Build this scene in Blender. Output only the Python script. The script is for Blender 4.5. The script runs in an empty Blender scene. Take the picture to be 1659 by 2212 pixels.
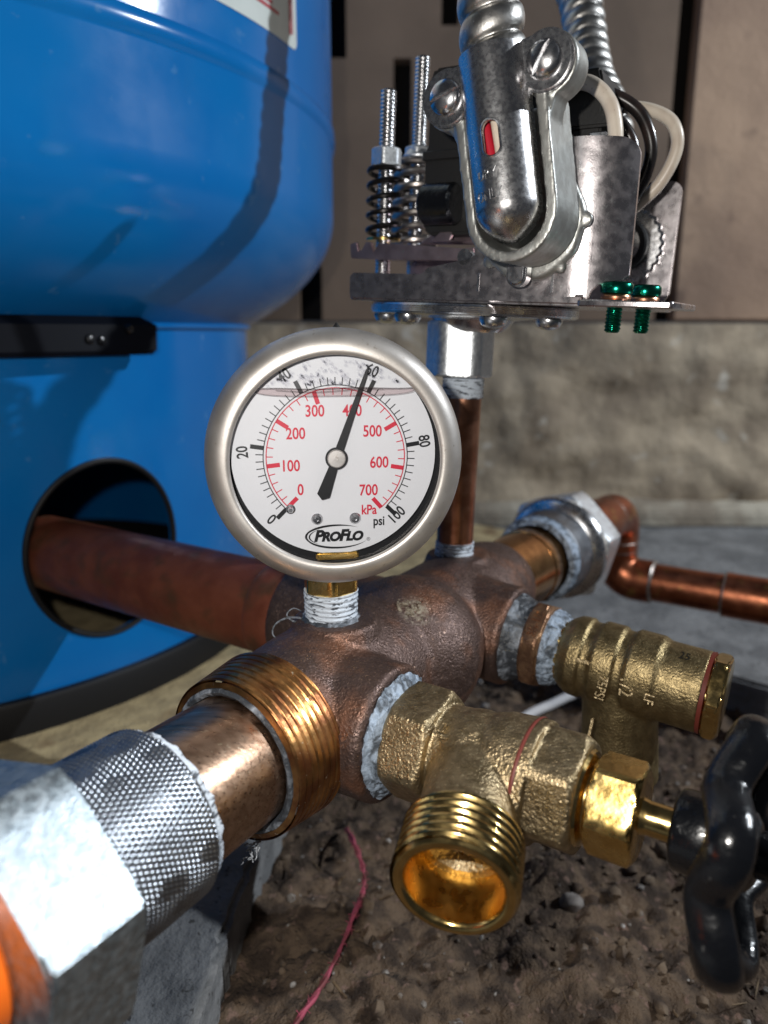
import bpy, bmesh, math, random
import numpy as np
from mathutils import Vector, noise as mn
C = bpy.context.scene.collection
S = bpy.context.scene
random.seed(7); rng = np.random.default_rng(7)
OFF = np.array([0.0, 0.0, 215.0])          # all modelling is in millimetres about the lens; the soil lies near z = 0
A = lambda *p: np.array(p, float)
def nz(p): p = np.asarray(p, float); return p / np.linalg.norm(p)
PITCH = math.radians(13.6)

# ------------------------------------------------------------------ camera, light, exposure
cam = bpy.data.cameras.new("camera"); co = bpy.data.objects.new("camera", cam); C.objects.link(co)
co.location = OFF * .001; co.rotation_euler = (math.radians(90) - PITCH, 0, 0)
cam.sensor_fit = 'HORIZONTAL'; cam.sensor_width = 36; cam.lens = 36 * 1592 / 1659
cam.clip_start = .005; cam.clip_end = 20
cam.dof.use_dof = True; cam.dof.focus_distance = .196; cam.dof.aperture_fstop = 14.5
S.camera = co
w = bpy.data.worlds.new("World"); S.world = w; w.use_nodes = True
w.node_tree.nodes["Background"].inputs[0].default_value = (.80, .86, 1.0, 1)
w.node_tree.nodes["Background"].inputs[1].default_value = .032
def lamp(name, pos, power, rad, col):
    l = bpy.data.lights.new(name, 'POINT'); l.energy = power; l.shadow_soft_size = rad * .001; l.color = col
    o = bpy.data.objects.new(name, l); C.objects.link(o); o.location = (A(*pos) + OFF) * .001
lamp("phone_flash", (-24, 5, 19), 1.48, 3.0, (1, .96, .90))
lamp("window_light", (1110, 184, 622), 44, 10, (.88, .94, 1.0))
S.view_settings.view_transform = 'Standard'; S.view_settings.look = 'None'
S.view_settings.exposure = .12; S.view_settings.gamma = 1
S.cycles.max_bounces = 10; S.cycles.transparent_max_bounces = 12
S.cycles.use_denoising = True; S.cycles.sample_clamp_indirect = 4

Z = A(0, 0, 1); U = A(.534, .845, 0); V = A(.845, -.534, 0)     # U: along the manifold, V: its side ports
M0 = A(-14, 200, -103.)
ax = lambda t, v=0, z=0: M0 + t * U + v * V + z * Z

# ------------------------------------------------------------------ materials
MATS = {}
def mat(name, col, metal=0, rough=.5, col2=None, csize=8, clo=.42, chi=.58, rough2=None, rsize=4,
        bump=(), coat=0, stretch=None, rot=0, dist=0, spec=None, speck=None, stain=None):
    m = bpy.data.materials.new(name); m.use_nodes = True; nt = m.node_tree; N = nt.nodes; L = nt.links
    b = N["Principled BSDF"]; tc = N.new("ShaderNodeTexCoord"); src = tc.outputs["Object"]
    if stretch:
        mp = N.new("ShaderNodeMapping"); mp.vector_type = "TEXTURE" if False else "POINT"; mp.inputs["Scale"].default_value = stretch; mp.inputs["Rotation"].default_value = (0, 0, math.radians(rot)); L.new(src, mp.inputs[0]); src = mp.outputs[0]
    b.inputs["Base Color"].default_value = (*col, 1); b.inputs["Metallic"].default_value = metal
    b.inputs["Roughness"].default_value = rough
    if coat: b.inputs["Coat Weight"].default_value = coat; b.inputs["Coat Roughness"].default_value = .08
    if spec is not None: b.inputs["Specular IOR Level"].default_value = spec
    def nf(size, lo, hi, det=5, dist=dist):
        n = N.new("ShaderNodeTexNoise"); n.inputs["Scale"].default_value = 1000 / size; n.inputs["Detail"].default_value = det
        n.inputs["Distortion"].default_value = dist
        L.new(src, n.inputs["Vector"]); r = N.new("ShaderNodeMapRange"); r.inputs["From Min"].default_value = lo; r.inputs["From Max"].default_value = hi
        L.new(n.outputs["Fac"], r.inputs["Value"]); return r.outputs[0]
    colout = None
    if col2:
        mx = N.new("ShaderNodeMix"); mx.data_type = 'RGBA'; mx.inputs[6].default_value = (*col, 1); mx.inputs[7].default_value = (*col2, 1)
        L.new(nf(csize, clo, chi), mx.inputs[0]); colout = mx.outputs[2]
    if speck:
        c3, size, lo, hi = speck
        mx = N.new("ShaderNodeMix"); mx.data_type = 'RGBA'; mx.inputs[7].default_value = (*c3, 1)
        if colout: L.new(colout, mx.inputs[6])
        else: mx.inputs[6].default_value = (*col, 1)
        L.new(nf(size, lo, hi, 3), mx.inputs[0]); colout = mx.outputs[2]
    if stain:
        c0, rad, c3 = stain; vd = N.new("ShaderNodeVectorMath"); vd.operation = 'DISTANCE'; vd.inputs[1].default_value = [q * .001 for q in c0]; L.new(tc.outputs["Object"], vd.inputs[0])
        m1 = N.new("ShaderNodeMapRange"); m1.inputs["From Min"].default_value = rad * .001; m1.inputs["From Max"].default_value = 0; m1.inputs["To Max"].default_value = 1.5; L.new(vd.outputs["Value"], m1.inputs["Value"])
        mm = N.new("ShaderNodeMath"); mm.operation = 'MULTIPLY'; mm.use_clamp = True; L.new(m1.outputs[0], mm.inputs[0]); L.new(nf(1.6, .42, .60, 3), mm.inputs[1])
        mx = N.new("ShaderNodeMix"); mx.data_type = 'RGBA'; L.new(colout, mx.inputs[6]); mx.inputs[7].default_value = (*c3, 1); L.new(mm.outputs[0], mx.inputs[0]); colout = mx.outputs[2]
        mi = N.new("ShaderNodeMath"); mi.operation = 'MULTIPLY_ADD'; mi.inputs[1].default_value = -metal; mi.inputs[2].default_value = metal; L.new(mm.outputs[0], mi.inputs[0]); L.new(mi.outputs[0], b.inputs["Metallic"])
    if colout: L.new(colout, b.inputs["Base Color"])
    if rough2 is not None:
        mr = N.new("ShaderNodeMix"); mr.inputs[2].default_value = rough; mr.inputs[3].default_value = rough2
        L.new(nf(rsize, .38, .62), mr.inputs[0]); L.new(mr.outputs[0], b.inputs["Roughness"])
    prev = None
    for size, dist in bump:
        n = N.new("ShaderNodeTexNoise"); n.inputs["Scale"].default_value = 1000 / size; n.inputs["Detail"].default_value = 3
        L.new(src, n.inputs["Vector"]); bp = N.new("ShaderNodeBump"); bp.inputs["Distance"].default_value = dist * .001
        L.new(n.outputs["Fac"], bp.inputs["Height"])
        if prev: L.new(prev, bp.inputs["Normal"])
        prev = bp.outputs[0]
    if prev: L.new(prev, b.inputs["Normal"])
    MATS[name] = m; return m
zinc = mat("bright_zinc", (.68, .69, .71), 1, .2, (.56, .55, .56), 3, .4, .62, .30, 2.5, bump=[(.5, .012)])
zincm = mat("mottled_zinc", (.66, .66, .67), 1, .24, (.63, .62, .625), 1.4, .40, .62, .31, 1.0, bump=[(.45, .016)], speck=((.70, .69, .68), .7, .62, .72))
sheet = mat("plated_sheet", (.62, .58, .59), 1, .25, (.58, .535, .545), 9, .4, .62, .34, 3, bump=[(.5, .02)], speck=((.80, .78, .77), 1.4, .60, .70))
zincd = mat("reflection_tinted_zinc", (.60, .48, .52), 1, .34, (.48, .37, .39), 7, .4, .62, .38, 4, bump=[(.6, .015)], speck=((.56, .53, .53), 1.6, .66, .72))  # plain zinc; the purple brown of its reflections is put into the colour
cast = mat("cast_zinc", (.46, .47, .45), .9, .44, (.38, .38, .36), 4, bump=[(.6, .05), (6, .15)])
nutz = mat("nut_zinc", (.80, .83, .85), 1, .40, (.70, .73, .76), 2, .4, .6, .50, 1.5, bump=[(.6, .09), (1.8, .07)])
galv = mat("galvanised_nut", (.44, .50, .54), 1, .36, (.34, .40, .44), 2.4, .4, .6, .50, 1.6, bump=[(.8, .07), (3, .05)])
knz = mat("knurl_zinc", (.36, .385, .42), 1, .32, (.29, .31, .34), 5)
stainless = mat("brushed_stainless", (.58, .55, .52), .85, .46, (.48, .45, .42), 9, .4, .62, .48, 5, bump=[(.35, .022)], speck=((.42, .38, .34), 1.2, .66, .72))
brass = mat("machined_brass", (.66, .48, .20), 1, .13, (.50, .35, .13), 4, .4, .65, .24, 3, bump=[(.8, .015)])
brassy = mat("bright_brass", (.86, .62, .24), 1, .16, (.74, .50, .16), 4, .4, .65, .28, 3, bump=[(1.2, .05)])
brasscast = mat("sand_cast_brass", (.40, .31, .185), .95, .34, (.27, .205, .115), 3, .4, .62, .46, 2, bump=[(.75, .38)], speck=((.60, .49, .31), .9, .60, .70))
reliefcast = mat("forged_brass", (.35, .27, .14), .95, .36, (.245, .185, .092), 3.5, .4, .62, .48, 2, bump=[(.7, .26)])
bronze = mat("dark_cast_bronze", (.125, .084, .073), .75, .37, (.26, .125, .075), 14, .50, .72, .56, 2.5, bump=[(.75, .36)], speck=((.34, .23, .18), .9, .62, .72), stain=(ax(36, 2, 0) + nz(A(.10, -.60, .79)) * 26 - ax(40, 0, -24), 6.5, (.30, .26, .20)))
thrm = mat("threaded_bronze", (.52, .27, .10), 1, .28, (.24, .10, .045), 6, .42, .62, .42, 3, bump=[(1.0, .05)], speck=((.75, .62, .44), .9, .70, .73))
nipm = mat("red_brass_nipple", (.54, .36, .25), 1, .27, (.40, .25, .165), 9, .4, .62, .36, 4, bump=[(9, .06)], speck=((.74, .60, .42), 3.2, .665, .69), stretch=(.35, 6, 6), rot=-57.7)
copperold = mat("oxidised_copper", (.20, .055, .030), .5, .42, (.28, .085, .045), 14, .38, .62, .55, 6, bump=[(2, .06)], speck=((.15, .065, .034), 10, .52, .70))
copper = mat("copper_pipe", (.46, .165, .085), 1, .30, (.30, .10, .055), 7, .38, .64, .42, 5, bump=[(2, .05)], speck=((.50, .30, .10), 9, .60, .72))
solder = mat("dull_solder", (.42, .40, .38), 1, .42, (.30, .26, .23), 3)
coppnip = mat("brown_copper_nipple", (.48, .23, .14), 1, .34, (.33, .14, .08), 7, bump=[(1.2, .05)])
bush = mat("bronze_bushing", (.40, .24, .14), .95, .44, (.28, .16, .10), 3, bump=[(.7, .16)])
paste = mat("white_sealant", (.62, .69, .78), 0, .62, (.07, .08, .10), 3.2, .53, .60, bump=[(.9, .35), (.35, .1)], stretch=(1, 1, 4), dist=.6)
pasted = mat("dark_sealant", (.04, .046, .055), 0, .42, (.34, .38, .44), 5.5, .50, .74, bump=[(1.6, .5), (.5, .15)], dist=1.0)
tape = mat("blue_white_sealant", (.34, .42, .53), 0, .45, (.07, .085, .105), 3.6, .42, .62, bump=[(1.6, .5), (.5, .15)], dist=1.2)
blue = mat("blue_tank_paint", (.003, .145, .46), 0, .15, (.004, .165, .49), 70, .4, .6, .24, 30, bump=[(22, .06), (1.5, .008)], speck=((.06, .22, .50), 9, .66, .78))
navy = mat("navy_black_paint", (.0025, .0035, .007), 0, .6, spec=.12)
rubber = mat("black_rubber", (.008, .008, .009), 0, .55, bump=[(1.2, .06)], spec=.3)
plastic = mat("black_plastic", (.010, .0095, .009), 0, .5, bump=[(.9, .06)], speck=((.10, .09, .085), .8, .72, .76))
blackgloss = mat("black_enamel", (.004, .0045, .006), 0, .16, rough2=.38, rsize=9, coat=.25, bump=[(4, .35), (1.1, .06)], speck=((.05, .05, .05), 1.5, .72, .76))
white = mat("dial_white", (.66, .66, .675), 0, .5)
black = mat("dial_black", (.008, .008, .009), 0, .4)
red = mat("dial_red", (.56, .018, .045), 0, .45)
labelw = mat("label_paper", (.66, .72, .70), 0, .35, (.60, .66, .64), 20)
labelr = mat("label_red", (.45, .06, .08), 0, .4)
wirew = mat("cream_wire", (.74, .65, .54), 0, .36, (.66, .56, .46), 6, bump=[(2, .04)], speck=((.35, .28, .22), 1.2, .70, .74))
wireb = mat("black_wire", (.014, .012, .012), 0, .26, (.03, .02, .018), 8, coat=.3)
wirered = mat("red_insulation", (.45, .012, .03), 0, .35)
green = mat("green_screw", (.01, .30, .19), 1, .2, (.008, .20, .13), 4)
springb = mat("black_spring", (.02, .018, .018), .7, .3)
springg = mat("grey_spring", (.36, .33, .31), 1, .34)
copwire = mat("bare_copper_wire", (.70, .36, .22), 1, .3)
redpaint = mat("red_sealant", (.16, .028, .018), 0, .5)
orange = mat("orange_plastic", (.86, .16, .012), 0, .38, coat=.2)
concrete = mat("grey_concrete", (.24, .245, .25), 0, .85, (.15, .155, .16), 26, .40, .60, bump=[(1.6, .5), (7, 1.6), (30, 4)], speck=((.06, .06, .06), 3.6, .64, .70))
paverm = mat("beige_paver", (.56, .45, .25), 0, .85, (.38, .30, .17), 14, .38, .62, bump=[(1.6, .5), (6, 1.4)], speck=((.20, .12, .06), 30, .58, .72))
wallm = mat("foundation_stone", (.47, .385, .28), 0, .9, (.27, .215, .155), 55, .40, .62, bump=[(4, .8), (22, 4)], speck=((.56, .52, .45), 26, .62, .74))
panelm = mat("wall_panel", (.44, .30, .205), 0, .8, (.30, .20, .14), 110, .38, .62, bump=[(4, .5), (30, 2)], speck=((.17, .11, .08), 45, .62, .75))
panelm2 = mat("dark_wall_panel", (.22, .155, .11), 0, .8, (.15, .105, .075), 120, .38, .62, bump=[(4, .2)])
slotdarkm = mat("painted_slot_dark", (.012, .010, .009), 0, .9)  # near-black colour standing in for the darkness behind the slots
soilm = mat("brown_soil", (.135, .092, .060), 0, .95, (.044, .029, .020), 9, .42, .60, bump=[(.9, .8), (3.5, 1.6)], speck=((.18, .115, .088), 4, .60, .68))
pebm = mat("earth_crumbs", (.17, .122, .082), 0, .9, (.06, .040, .028), 9, .42, .6, bump=[(1, .3)], speck=((.22, .19, .165), 8, .6, .68))
palestone = mat("pale_stone", (.22, .20, .185), 0, .8, (.13, .11, .10), 3, bump=[(1, .3)])
redthread = mat("pink_thread", (.44, .08, .13), 0, .7, (.20, .05, .055), 6)
cablem = mat("white_cable", (.60, .60, .62), 0, .45)
fibre = mat("grey_fibre", (.52, .56, .62), 0, .7, (.26, .28, .31), 1)
mud = mat("dried_mud", (.30, .26, .20), 0, .95, (.17, .135, .10), 2, bump=[(.8, .6)])

def glassy(name, tint, mixfac, rough=.03, white_=None):
    m = bpy.data.materials.new(name); m.use_nodes = True; nt = m.node_tree; N = nt.nodes; L = nt.links
    N.remove(N["Principled BSDF"]); out = N["Material Output"]
    t = N.new("ShaderNodeBsdfTransparent"); t.inputs[0].default_value = (*tint, 1)
    g = N.new("ShaderNodeBsdfGlossy"); g.inputs["Roughness"].default_value = rough; g.inputs[0].default_value = (.9, .9, .9, 1)
    lw = N.new("ShaderNodeLayerWeight"); lw.inputs[0].default_value = .25
    mu = N.new("ShaderNodeMath"); mu.operation = 'MULTIPLY'; mu.inputs[1].default_value = mixfac; L.new(lw.outputs["Fresnel"], mu.inputs[0])
    mx = N.new("ShaderNodeMixShader"); L.new(mu.outputs[0], mx.inputs[0]); L.new(t.outputs[0], mx.inputs[1]); L.new(g.outputs[0], mx.inputs[2])
    L.new(mx.outputs[0], out.inputs[0]); MATS[name] = m; return m
glass = glassy("gauge_window", (.97, .975, .985), .8)
menis = glassy("liquid_edge", (.93, .89, .89), .8, .06)
drop = glassy("droplet_film", (.95, .95, .96), .55, .12)

# ------------------------------------------------------------------ object helpers
def wl(o):
    p = np.zeros(3)
    while o is not None: p = p + np.array(o.location); o = o.parent
    return p
def thing(name, label, cat, loc, group=None):
    o = bpy.data.objects.new(name, None); C.objects.link(o); o.empty_display_size = .005
    o.location = (np.asarray(loc, float) + OFF) * .001; o["label"] = label; o["category"] = cat
    if group: o["group"] = group
    return o
def tag(o, label=None, cat=None, group=None, kind=None):
    if label: o["label"] = label
    if cat: o["category"] = cat
    if group: o["group"] = group
    if kind: o["kind"] = kind
    return o
def mesh_obj(name, me, m, parent=None, origin=None, smooth=35):
    """me holds world millimetres; it becomes an object whose origin is its parent's (or `origin`)"""
    base = wl(parent) if parent is not None else ((np.asarray(origin, float) + OFF) * .001 if origin is not None else np.zeros(3))
    n = len(me.vertices); a = np.empty(n * 3); me.vertices.foreach_get("co", a)
    a = ((a.reshape(-1, 3) + OFF) * .001 - base).ravel(); me.vertices.foreach_set("co", a)
    if m: me.materials.clear(); me.materials.append(m)
    if smooth:
        me.polygons.foreach_set("use_smooth", [True] * len(me.polygons)); me.set_sharp_from_angle(angle=math.radians(smooth))
    me.update(); o = bpy.data.objects.new(name, me); C.objects.link(o)
    if parent is not None: o.parent = parent
    else: o.location = base
    return o
class G:
    """collects geometry in world millimetres"""
    def __init__(s): s.v = []; s.f = []; s.n = 0
    def add(s, v, f):
        s.v.append(np.asarray(v, float)); s.f += [[i + s.n for i in q] for q in f]; s.n += len(v); return s
    def mesh(s, fix=True):
        me = bpy.data.meshes.new("m"); me.from_pydata(np.concatenate(s.v).tolist(), [], s.f)
        if fix:
            bm = bmesh.new(); bm.from_mesh(me); bmesh.ops.recalc_face_normals(bm, faces=bm.faces); bm.to_mesh(me); bm.free()
        return me
    def obj(s, name, m, parent=None, origin=None, smooth=35): return mesh_obj(name, s.mesh(), m, parent, origin, smooth)
class Fr:
    """a local frame: origin and three axes; z is the axis of turned parts"""
    def __init__(s, o, z, x=None):
        s.o = np.asarray(o, float); s.z = nz(z)
        if x is None: x = A(0, 0, 1) if abs(s.z[2]) < .9 else A(1, 0, 0)
        x = np.asarray(x, float); s.x = nz(x - s.z * (x @ s.z)); s.y = np.cross(s.z, s.x)
    def p(s, x, y, z): return s.o + x * s.x + y * s.y + z * s.z
    def P(s, L): L = np.asarray(L, float); return s.o + L[:, :1] * s.x + L[:, 1:2] * s.y + L[:, 2:3] * s.z
    def at(s, d): return Fr(s.o + d * s.z, s.z, s.x)
def grid_faces(nr, nc, wrap=True):
    f = []
    for i in range(nr - 1):
        for j in range(nc if wrap else nc - 1):
            k = (j + 1) % nc; f.append([i * nc + j, i * nc + k, (i + 1) * nc + k, (i + 1) * nc + j])
    return f
def turned(g, fr, prof, n=56, fn=None, capa=True, capb=True):
    """revolved profile [(r, z)...]; fn(theta, r, z) may reshape the radius"""
    th = np.linspace(0, 2 * np.pi, n, endpoint=False); rows = []
    for r, z in prof:
        rr = np.full(n, float(r)) if fn is None else fn(th, r, z)
        rows.append(fr.o + np.outer(rr * np.cos(th), fr.x) + np.outer(rr * np.sin(th), fr.y) + z * fr.z)
    f = grid_faces(len(prof), n)
    if capa: f.append(list(range(n))[::-1])
    if capb: f.append([(len(prof) - 1) * n + j for j in range(n)])
    return g.add(np.concatenate(rows), f)
def thread(g, fr, r, h, pitch, z0, z1, n=64, per=6, taper=0, cap=True, sharp=1.0):
    zs = np.linspace(z0, z1, max(3, int((z1 - z0) / pitch * per)))
    def fn(th, rr, z):
        ph = (z / pitch + th / (2 * np.pi)) % 1
        return rr + taper * (z - z0) - h * (np.abs(2 * ph - 1) ** sharp if sharp > 0 else np.maximum(0, (np.abs(2 * ph - 1) + sharp) / (1 + sharp)))
    return turned(g, fr, [(r, z) for z in zs], n, fn, cap, cap)
def hexa(g, fr, af, z0, z1, rot=0, cham=.10, per=9, sides=6, chb=True, cha=True, c0=.97):
    n = sides * per; a = af / 2; sec = 2 * np.pi / sides
    c = af * cham; rows = [z0, z0 + c * .25, z0 + c * .6, z0 + c, z1 - c, z1 - c * .6, z1 - c * .25, z1]
    def fn(th, r, z):
        t = ((th - rot + sec / 2) % sec) - sec / 2; hr = a / np.cos(t)
        lim = a * c0 + min((z - z0) * 1.7 if cha else 9e9, (z1 - z) * 1.7 if chb else 9e9); return np.minimum(hr, lim)
    return turned(g, fr, [(1, z) for z in rows], n, fn)
def smear(fr, prof, seed, amp=.45, rag=.8, n=150, sub=5):
    """a lumpy ring of pipe sealant with ragged edges"""
    pr = []
    for (r0, z0), (r1, z1) in zip(prof[:-1], prof[1:]):
        pr += [(r0 + (r1 - r0) * k / sub, z0 + (z1 - z0) * k / sub) for k in range(sub)]
    pr.append(prof[-1]); th = np.linspace(0, 2 * np.pi, n, endpoint=False); V_ = []
    for i, (r, z) in enumerate(pr):
        for t in th:
            p = Vector((math.cos(t) * r * .32, math.sin(t) * r * .32, seed * 7.3)); q_ = Vector((p.x * 3, p.y * 3, z * .9 + seed * 3.1))
            rr = r + amp * mn.noise(q_) + amp * .5 * mn.noise(q_ * 2.3); zz = z + rag * mn.noise(p) + rag * .5 * mn.noise(p * 3.1)
            V_.append(fr.p(rr * math.cos(t), rr * math.sin(t), zz))
    return G().add(V_, grid_faces(len(pr), n))
def smooth_path(pts, k=8, closed=False):
    P = [np.asarray(p, float) for p in pts]; out = []; n = len(P)
    for i in range(n if closed else n - 1):
        a, b, c, d = (P[(i - 1) % n], P[i], P[(i + 1) % n], P[(i + 2) % n]) if closed else (P[max(i - 1, 0)], P[i], P[i + 1], P[min(i + 2, n - 1)])
        for t in np.linspace(0, 1, k, endpoint=False):
            out.append(.5 * (2 * b + (c - a) * t + (2 * a - 5 * b + 4 * c - d) * t * t + (3 * b - a - 3 * c + d) * t ** 3))
    if not closed: out.append(P[-1])
    return np.array(out)
def sweep(g, path, r, n=14, closed=False, fn=None, up=None, cap=True):
    P = np.asarray(path, float); m = len(P)
    T = np.roll(P, -1, 0) - np.roll(P, 1, 0) if closed else np.gradient(P, axis=0)
    T /= np.linalg.norm(T, axis=1)[:, None]
    x = nz(np.cross(T[0], A(.31, .52, .79))) if up is None else nz(np.asarray(up) - T[0] * (np.asarray(up) @ T[0]))
    th = np.linspace(0, 2 * np.pi, n, endpoint=False); V = []; s = 0
    for i in range(m):
        x = nz(x - T[i] * (x @ T[i])); y = np.cross(T[i], x)
        if i: s += np.linalg.norm(P[i] - P[i - 1])
        rr = np.full(n, r[i] if hasattr(r, '__len__') else r, float)
        if fn: rr = fn(th, s, rr)
        V.append(P[i] + np.outer(rr * np.cos(th), x) + np.outer(rr * np.sin(th), y))
    f = grid_faces(m, n)
    if closed: f += [[(m - 1) * n + j, (m - 1) * n + (j + 1) % n, (j + 1) % n, j] for j in range(n)]
    elif cap: f += [list(range(n))[::-1], [(m - 1) * n + j for j in range(n)]]
    return g.add(np.concatenate(V), f)
def ball(g, c, r, n=12, sc=(1, 1, 1), fr=None):
    fr = fr or Fr(A(0, 0, 0), A(0, 0, 1)); f2 = Fr(c, fr.z, fr.x); V = []
    for i in range(n + 1):
        ph = np.pi * (i + .001) / (n + .002)
        for j in range(2 * n):
            t = np.pi * j / n; V.append(f2.p(r * sc[0] * math.sin(ph) * math.cos(t), r * sc[1] * math.sin(ph) * math.sin(t), -r * sc[2] * math.cos(ph)))
    f = grid_faces(n + 1, 2 * n); f += [list(range(2 * n))[::-1], [n * 2 * n + j for j in range(2 * n)]]
    return g.add(V, f)
def prism(g, fr, poly, z0, z1):
    n = len(poly); V = [fr.p(a, b, z0) for a, b in poly] + [fr.p(a, b, z1) for a, b in poly]
    f = [list(range(n))[::-1], list(range(n, 2 * n))] + [[i, (i + 1) % n, n + (i + 1) % n, n + i] for i in range(n)]
    return g.add(V, f)
def box(g, fr, x0, x1, y0, y1, z0, z1): return prism(g, fr, [(x0, y0), (x1, y0), (x1, y1), (x0, y1)], z0, z1)
def rrect(x0, x1, y0, y1, r, k=5):
    o = []
    for cx, cy, a0 in ((x1 - r, y1 - r, 0), (x0 + r, y1 - r, 90), (x0 + r, y0 + r, 180), (x1 - r, y0 + r, 270)):
        for i in range(k + 1):
            a = math.radians(a0 + 90 * i / k); o.append((cx + r * math.cos(a), cy + r * math.sin(a)))
    return o
def bevelled(me, wd, seg=2, ang=40):
    bm = bmesh.new(); bm.from_mesh(me); bmesh.ops.remove_doubles(bm, verts=bm.verts, dist=1e-4)
    es = [e for e in bm.edges if len(e.link_faces) == 2 and e.calc_face_angle(0) > math.radians(ang)]
    bmesh.ops.bevel(bm, geom=es, offset=wd, segments=seg, affect='EDGES', clamp_overlap=True); bm.to_mesh(me); bm.free(); return me
def bev(g, name, m, parent, wd, seg=2, origin=None): return mesh_obj(name, bevelled(g.mesh(), wd, seg), m, parent, origin)
def modded(me, mods):
    """apply modifiers without operators; returns a new mesh"""
    o = bpy.data.objects.new("tmp", me); C.objects.link(o)
    for kind, kw in mods:
        md = o.modifiers.new(kind, kind)
        for k, v in kw.items(): setattr(md, k, v)
    bpy.context.view_layer.update(); dg = bpy.context.evaluated_depsgraph_get()
    r = bpy.data.meshes.new_from_object(o.evaluated_get(dg)); bpy.data.objects.remove(o); return r
def fused(g, voxel, iters=6, fac=.5):
    return modded(g.mesh(), [('REMESH', dict(mode='VOXEL', voxel_size=voxel)), ('SMOOTH', dict(iterations=iters, factor=fac))])
def cut(me, cutters, solver='EXACT'):
    tmp = []
    mods = []
    for c in cutters:
        o = bpy.data.objects.new("cut", c); C.objects.link(o); tmp.append(o)
        mods.append(('BOOLEAN', dict(operation='DIFFERENCE', object=o, solver=solver)))
    r = modded(me, mods)
    for o in tmp: bpy.data.objects.remove(o)
    return r
def letters(body, size, fr, ext=.05, xs=1.0, align='CENTER', shear=0, offset=0, small=(), spacing=1.0):
    """text as real mesh lying in the x-y plane of fr (millimetres)"""
    cu = bpy.data.curves.new("t", 'FONT'); cu.body = body; cu.size = size; cu.extrude = ext; cu.align_x = align; cu.align_y = 'CENTER'
    cu.shear = shear; cu.offset = offset; cu.resolution_u = 4; cu.space_character = spacing; cu.small_caps_scale = .8
    for i in small: cu.body_format[i].use_small_caps = True
    o = bpy.data.objects.new("t", cu); C.objects.link(o); bpy.context.view_layer.update()
    me = bpy.data.meshes.new_from_object(o.evaluated_get(bpy.context.evaluated_depsgraph_get())); bpy.data.objects.remove(o)
    a = np.empty(len(me.vertices) * 3); me.vertices.foreach_get("co", a); a = a.reshape(-1, 3); a[:, 0] *= xs
    me.vertices.foreach_set("co", fr.P(a).ravel()); return me
def wrap(me, fr, R, lift=0):
    """bend a flat mesh drawn in fr (x along the axis, y round it) on to a cylinder of radius R about the line through fr.o - R*fr.z"""
    a = np.empty(len(me.vertices) * 3); me.vertices.foreach_get("co", a); q = a.reshape(-1, 3) - fr.o
    x, y, z = q @ fr.x, q @ fr.y, q @ fr.z; t = y / R; r = R + z + lift
    me.vertices.foreach_set("co", (fr.o + np.outer(x, fr.x) + np.outer(r * np.sin(t), fr.y) + np.outer(r * np.cos(t) - R, fr.z)).ravel()); return me

# ------------------------------------------------------------------ layout

# ---------------------------------------------- ground: soil, slab, paver
SOIL = -215.
def soil_z(x, y):
    p = Vector((x * .02, y * .02, 1.3))
    return SOIL + 5 * mn.noise(p) + 4.5 * mn.noise(p * 3.1) + 3.2 * mn.noise(p * 8) + 2.2 * mn.noise(p * 19) + 1.2 * mn.noise(p * 37)
g = G(); xs = np.arange(-60, 560, 2.6); ys = np.arange(40, 480, 2.6)
g.add([(x, y, soil_z(x, y)) for y in ys for x in xs], grid_faces(len(ys), len(xs), False))
tag(g.obj("soil", soilm, smooth=60), kind="structure")
slab = []
for a_, b_ in zip(((-80, -150), (-58, 100), (-52, 222), (-38, 330), (20, 430), (127, 462), (217, 385)), ((-58, 100), (-52, 222), (-38, 330), (20, 430), (127, 462), (217, 385), (430, 250))):
    m_ = int(math.dist(a_, b_) / 4); slab += [(a_[0] + (b_[0] - a_[0]) * k / m_ + 1.8 * mn.noise(Vector((a_[0] + k * .9, a_[1], 3))) + .9 * mn.noise(Vector((k * 2.1, a_[1], 8))), a_[1] + (b_[1] - a_[1]) * k / m_) for k in range(m_)]
g = G(); slab += [(430, 250), (800, 60), (1000, 800), (-900, 800), (-900, -150)]
prism(g, Fr(A(0, 0, 0), Z, A(1, 0, 0)), slab, -300, -195)
tag(bev(g, "concrete_slab", concrete, None, 3, 2), kind="structure")
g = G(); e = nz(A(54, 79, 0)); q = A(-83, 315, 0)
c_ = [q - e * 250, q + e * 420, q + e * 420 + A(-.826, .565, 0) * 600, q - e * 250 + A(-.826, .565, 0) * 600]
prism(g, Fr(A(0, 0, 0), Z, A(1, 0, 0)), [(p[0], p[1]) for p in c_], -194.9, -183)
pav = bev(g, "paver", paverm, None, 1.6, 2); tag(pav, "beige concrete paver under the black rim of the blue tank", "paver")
# crumbs of earth
ico = bmesh.new(); bmesh.ops.create_icosphere(ico, subdivisions=1, radius=1); iv = np.array([v.co[:] for v in ico.verts]); jf = [[v.index for v in f.verts] for f in ico.faces]; ico.free()
def crumb(g, c, r):
    sc = rng.uniform(.65, 1.25, 3) * r; th = rng.uniform(0, 6.28); R_ = np.array([[math.cos(th), -math.sin(th), 0], [math.sin(th), math.cos(th), 0], [0, 0, 1]])
    g.add((iv * rng.uniform(.75, 1.2, (len(iv), 1)) * sc) @ R_.T + c, jf)
g = G()
def onsoil(x, y):
    # inside the pit in front of the slab
    return x > np.interp(y, [40, 100, 222, 330, 430], [-64, -55, -48, -34, 24]) and y < np.interp(x, [20, 127, 217, 430], [432, 462, 385, 250]) - 4
k = 0
while k < 1700:
    x, y = rng.uniform(-45, 330), rng.uniform(50, 460)
    if not onsoil(x, y): continue
    r = min(.7 * (1 / rng.uniform(.03, 1)) ** .55, 4.6); crumb(g, A(x, y, soil_z(x, y) + r * .25), r); k += 1
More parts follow.
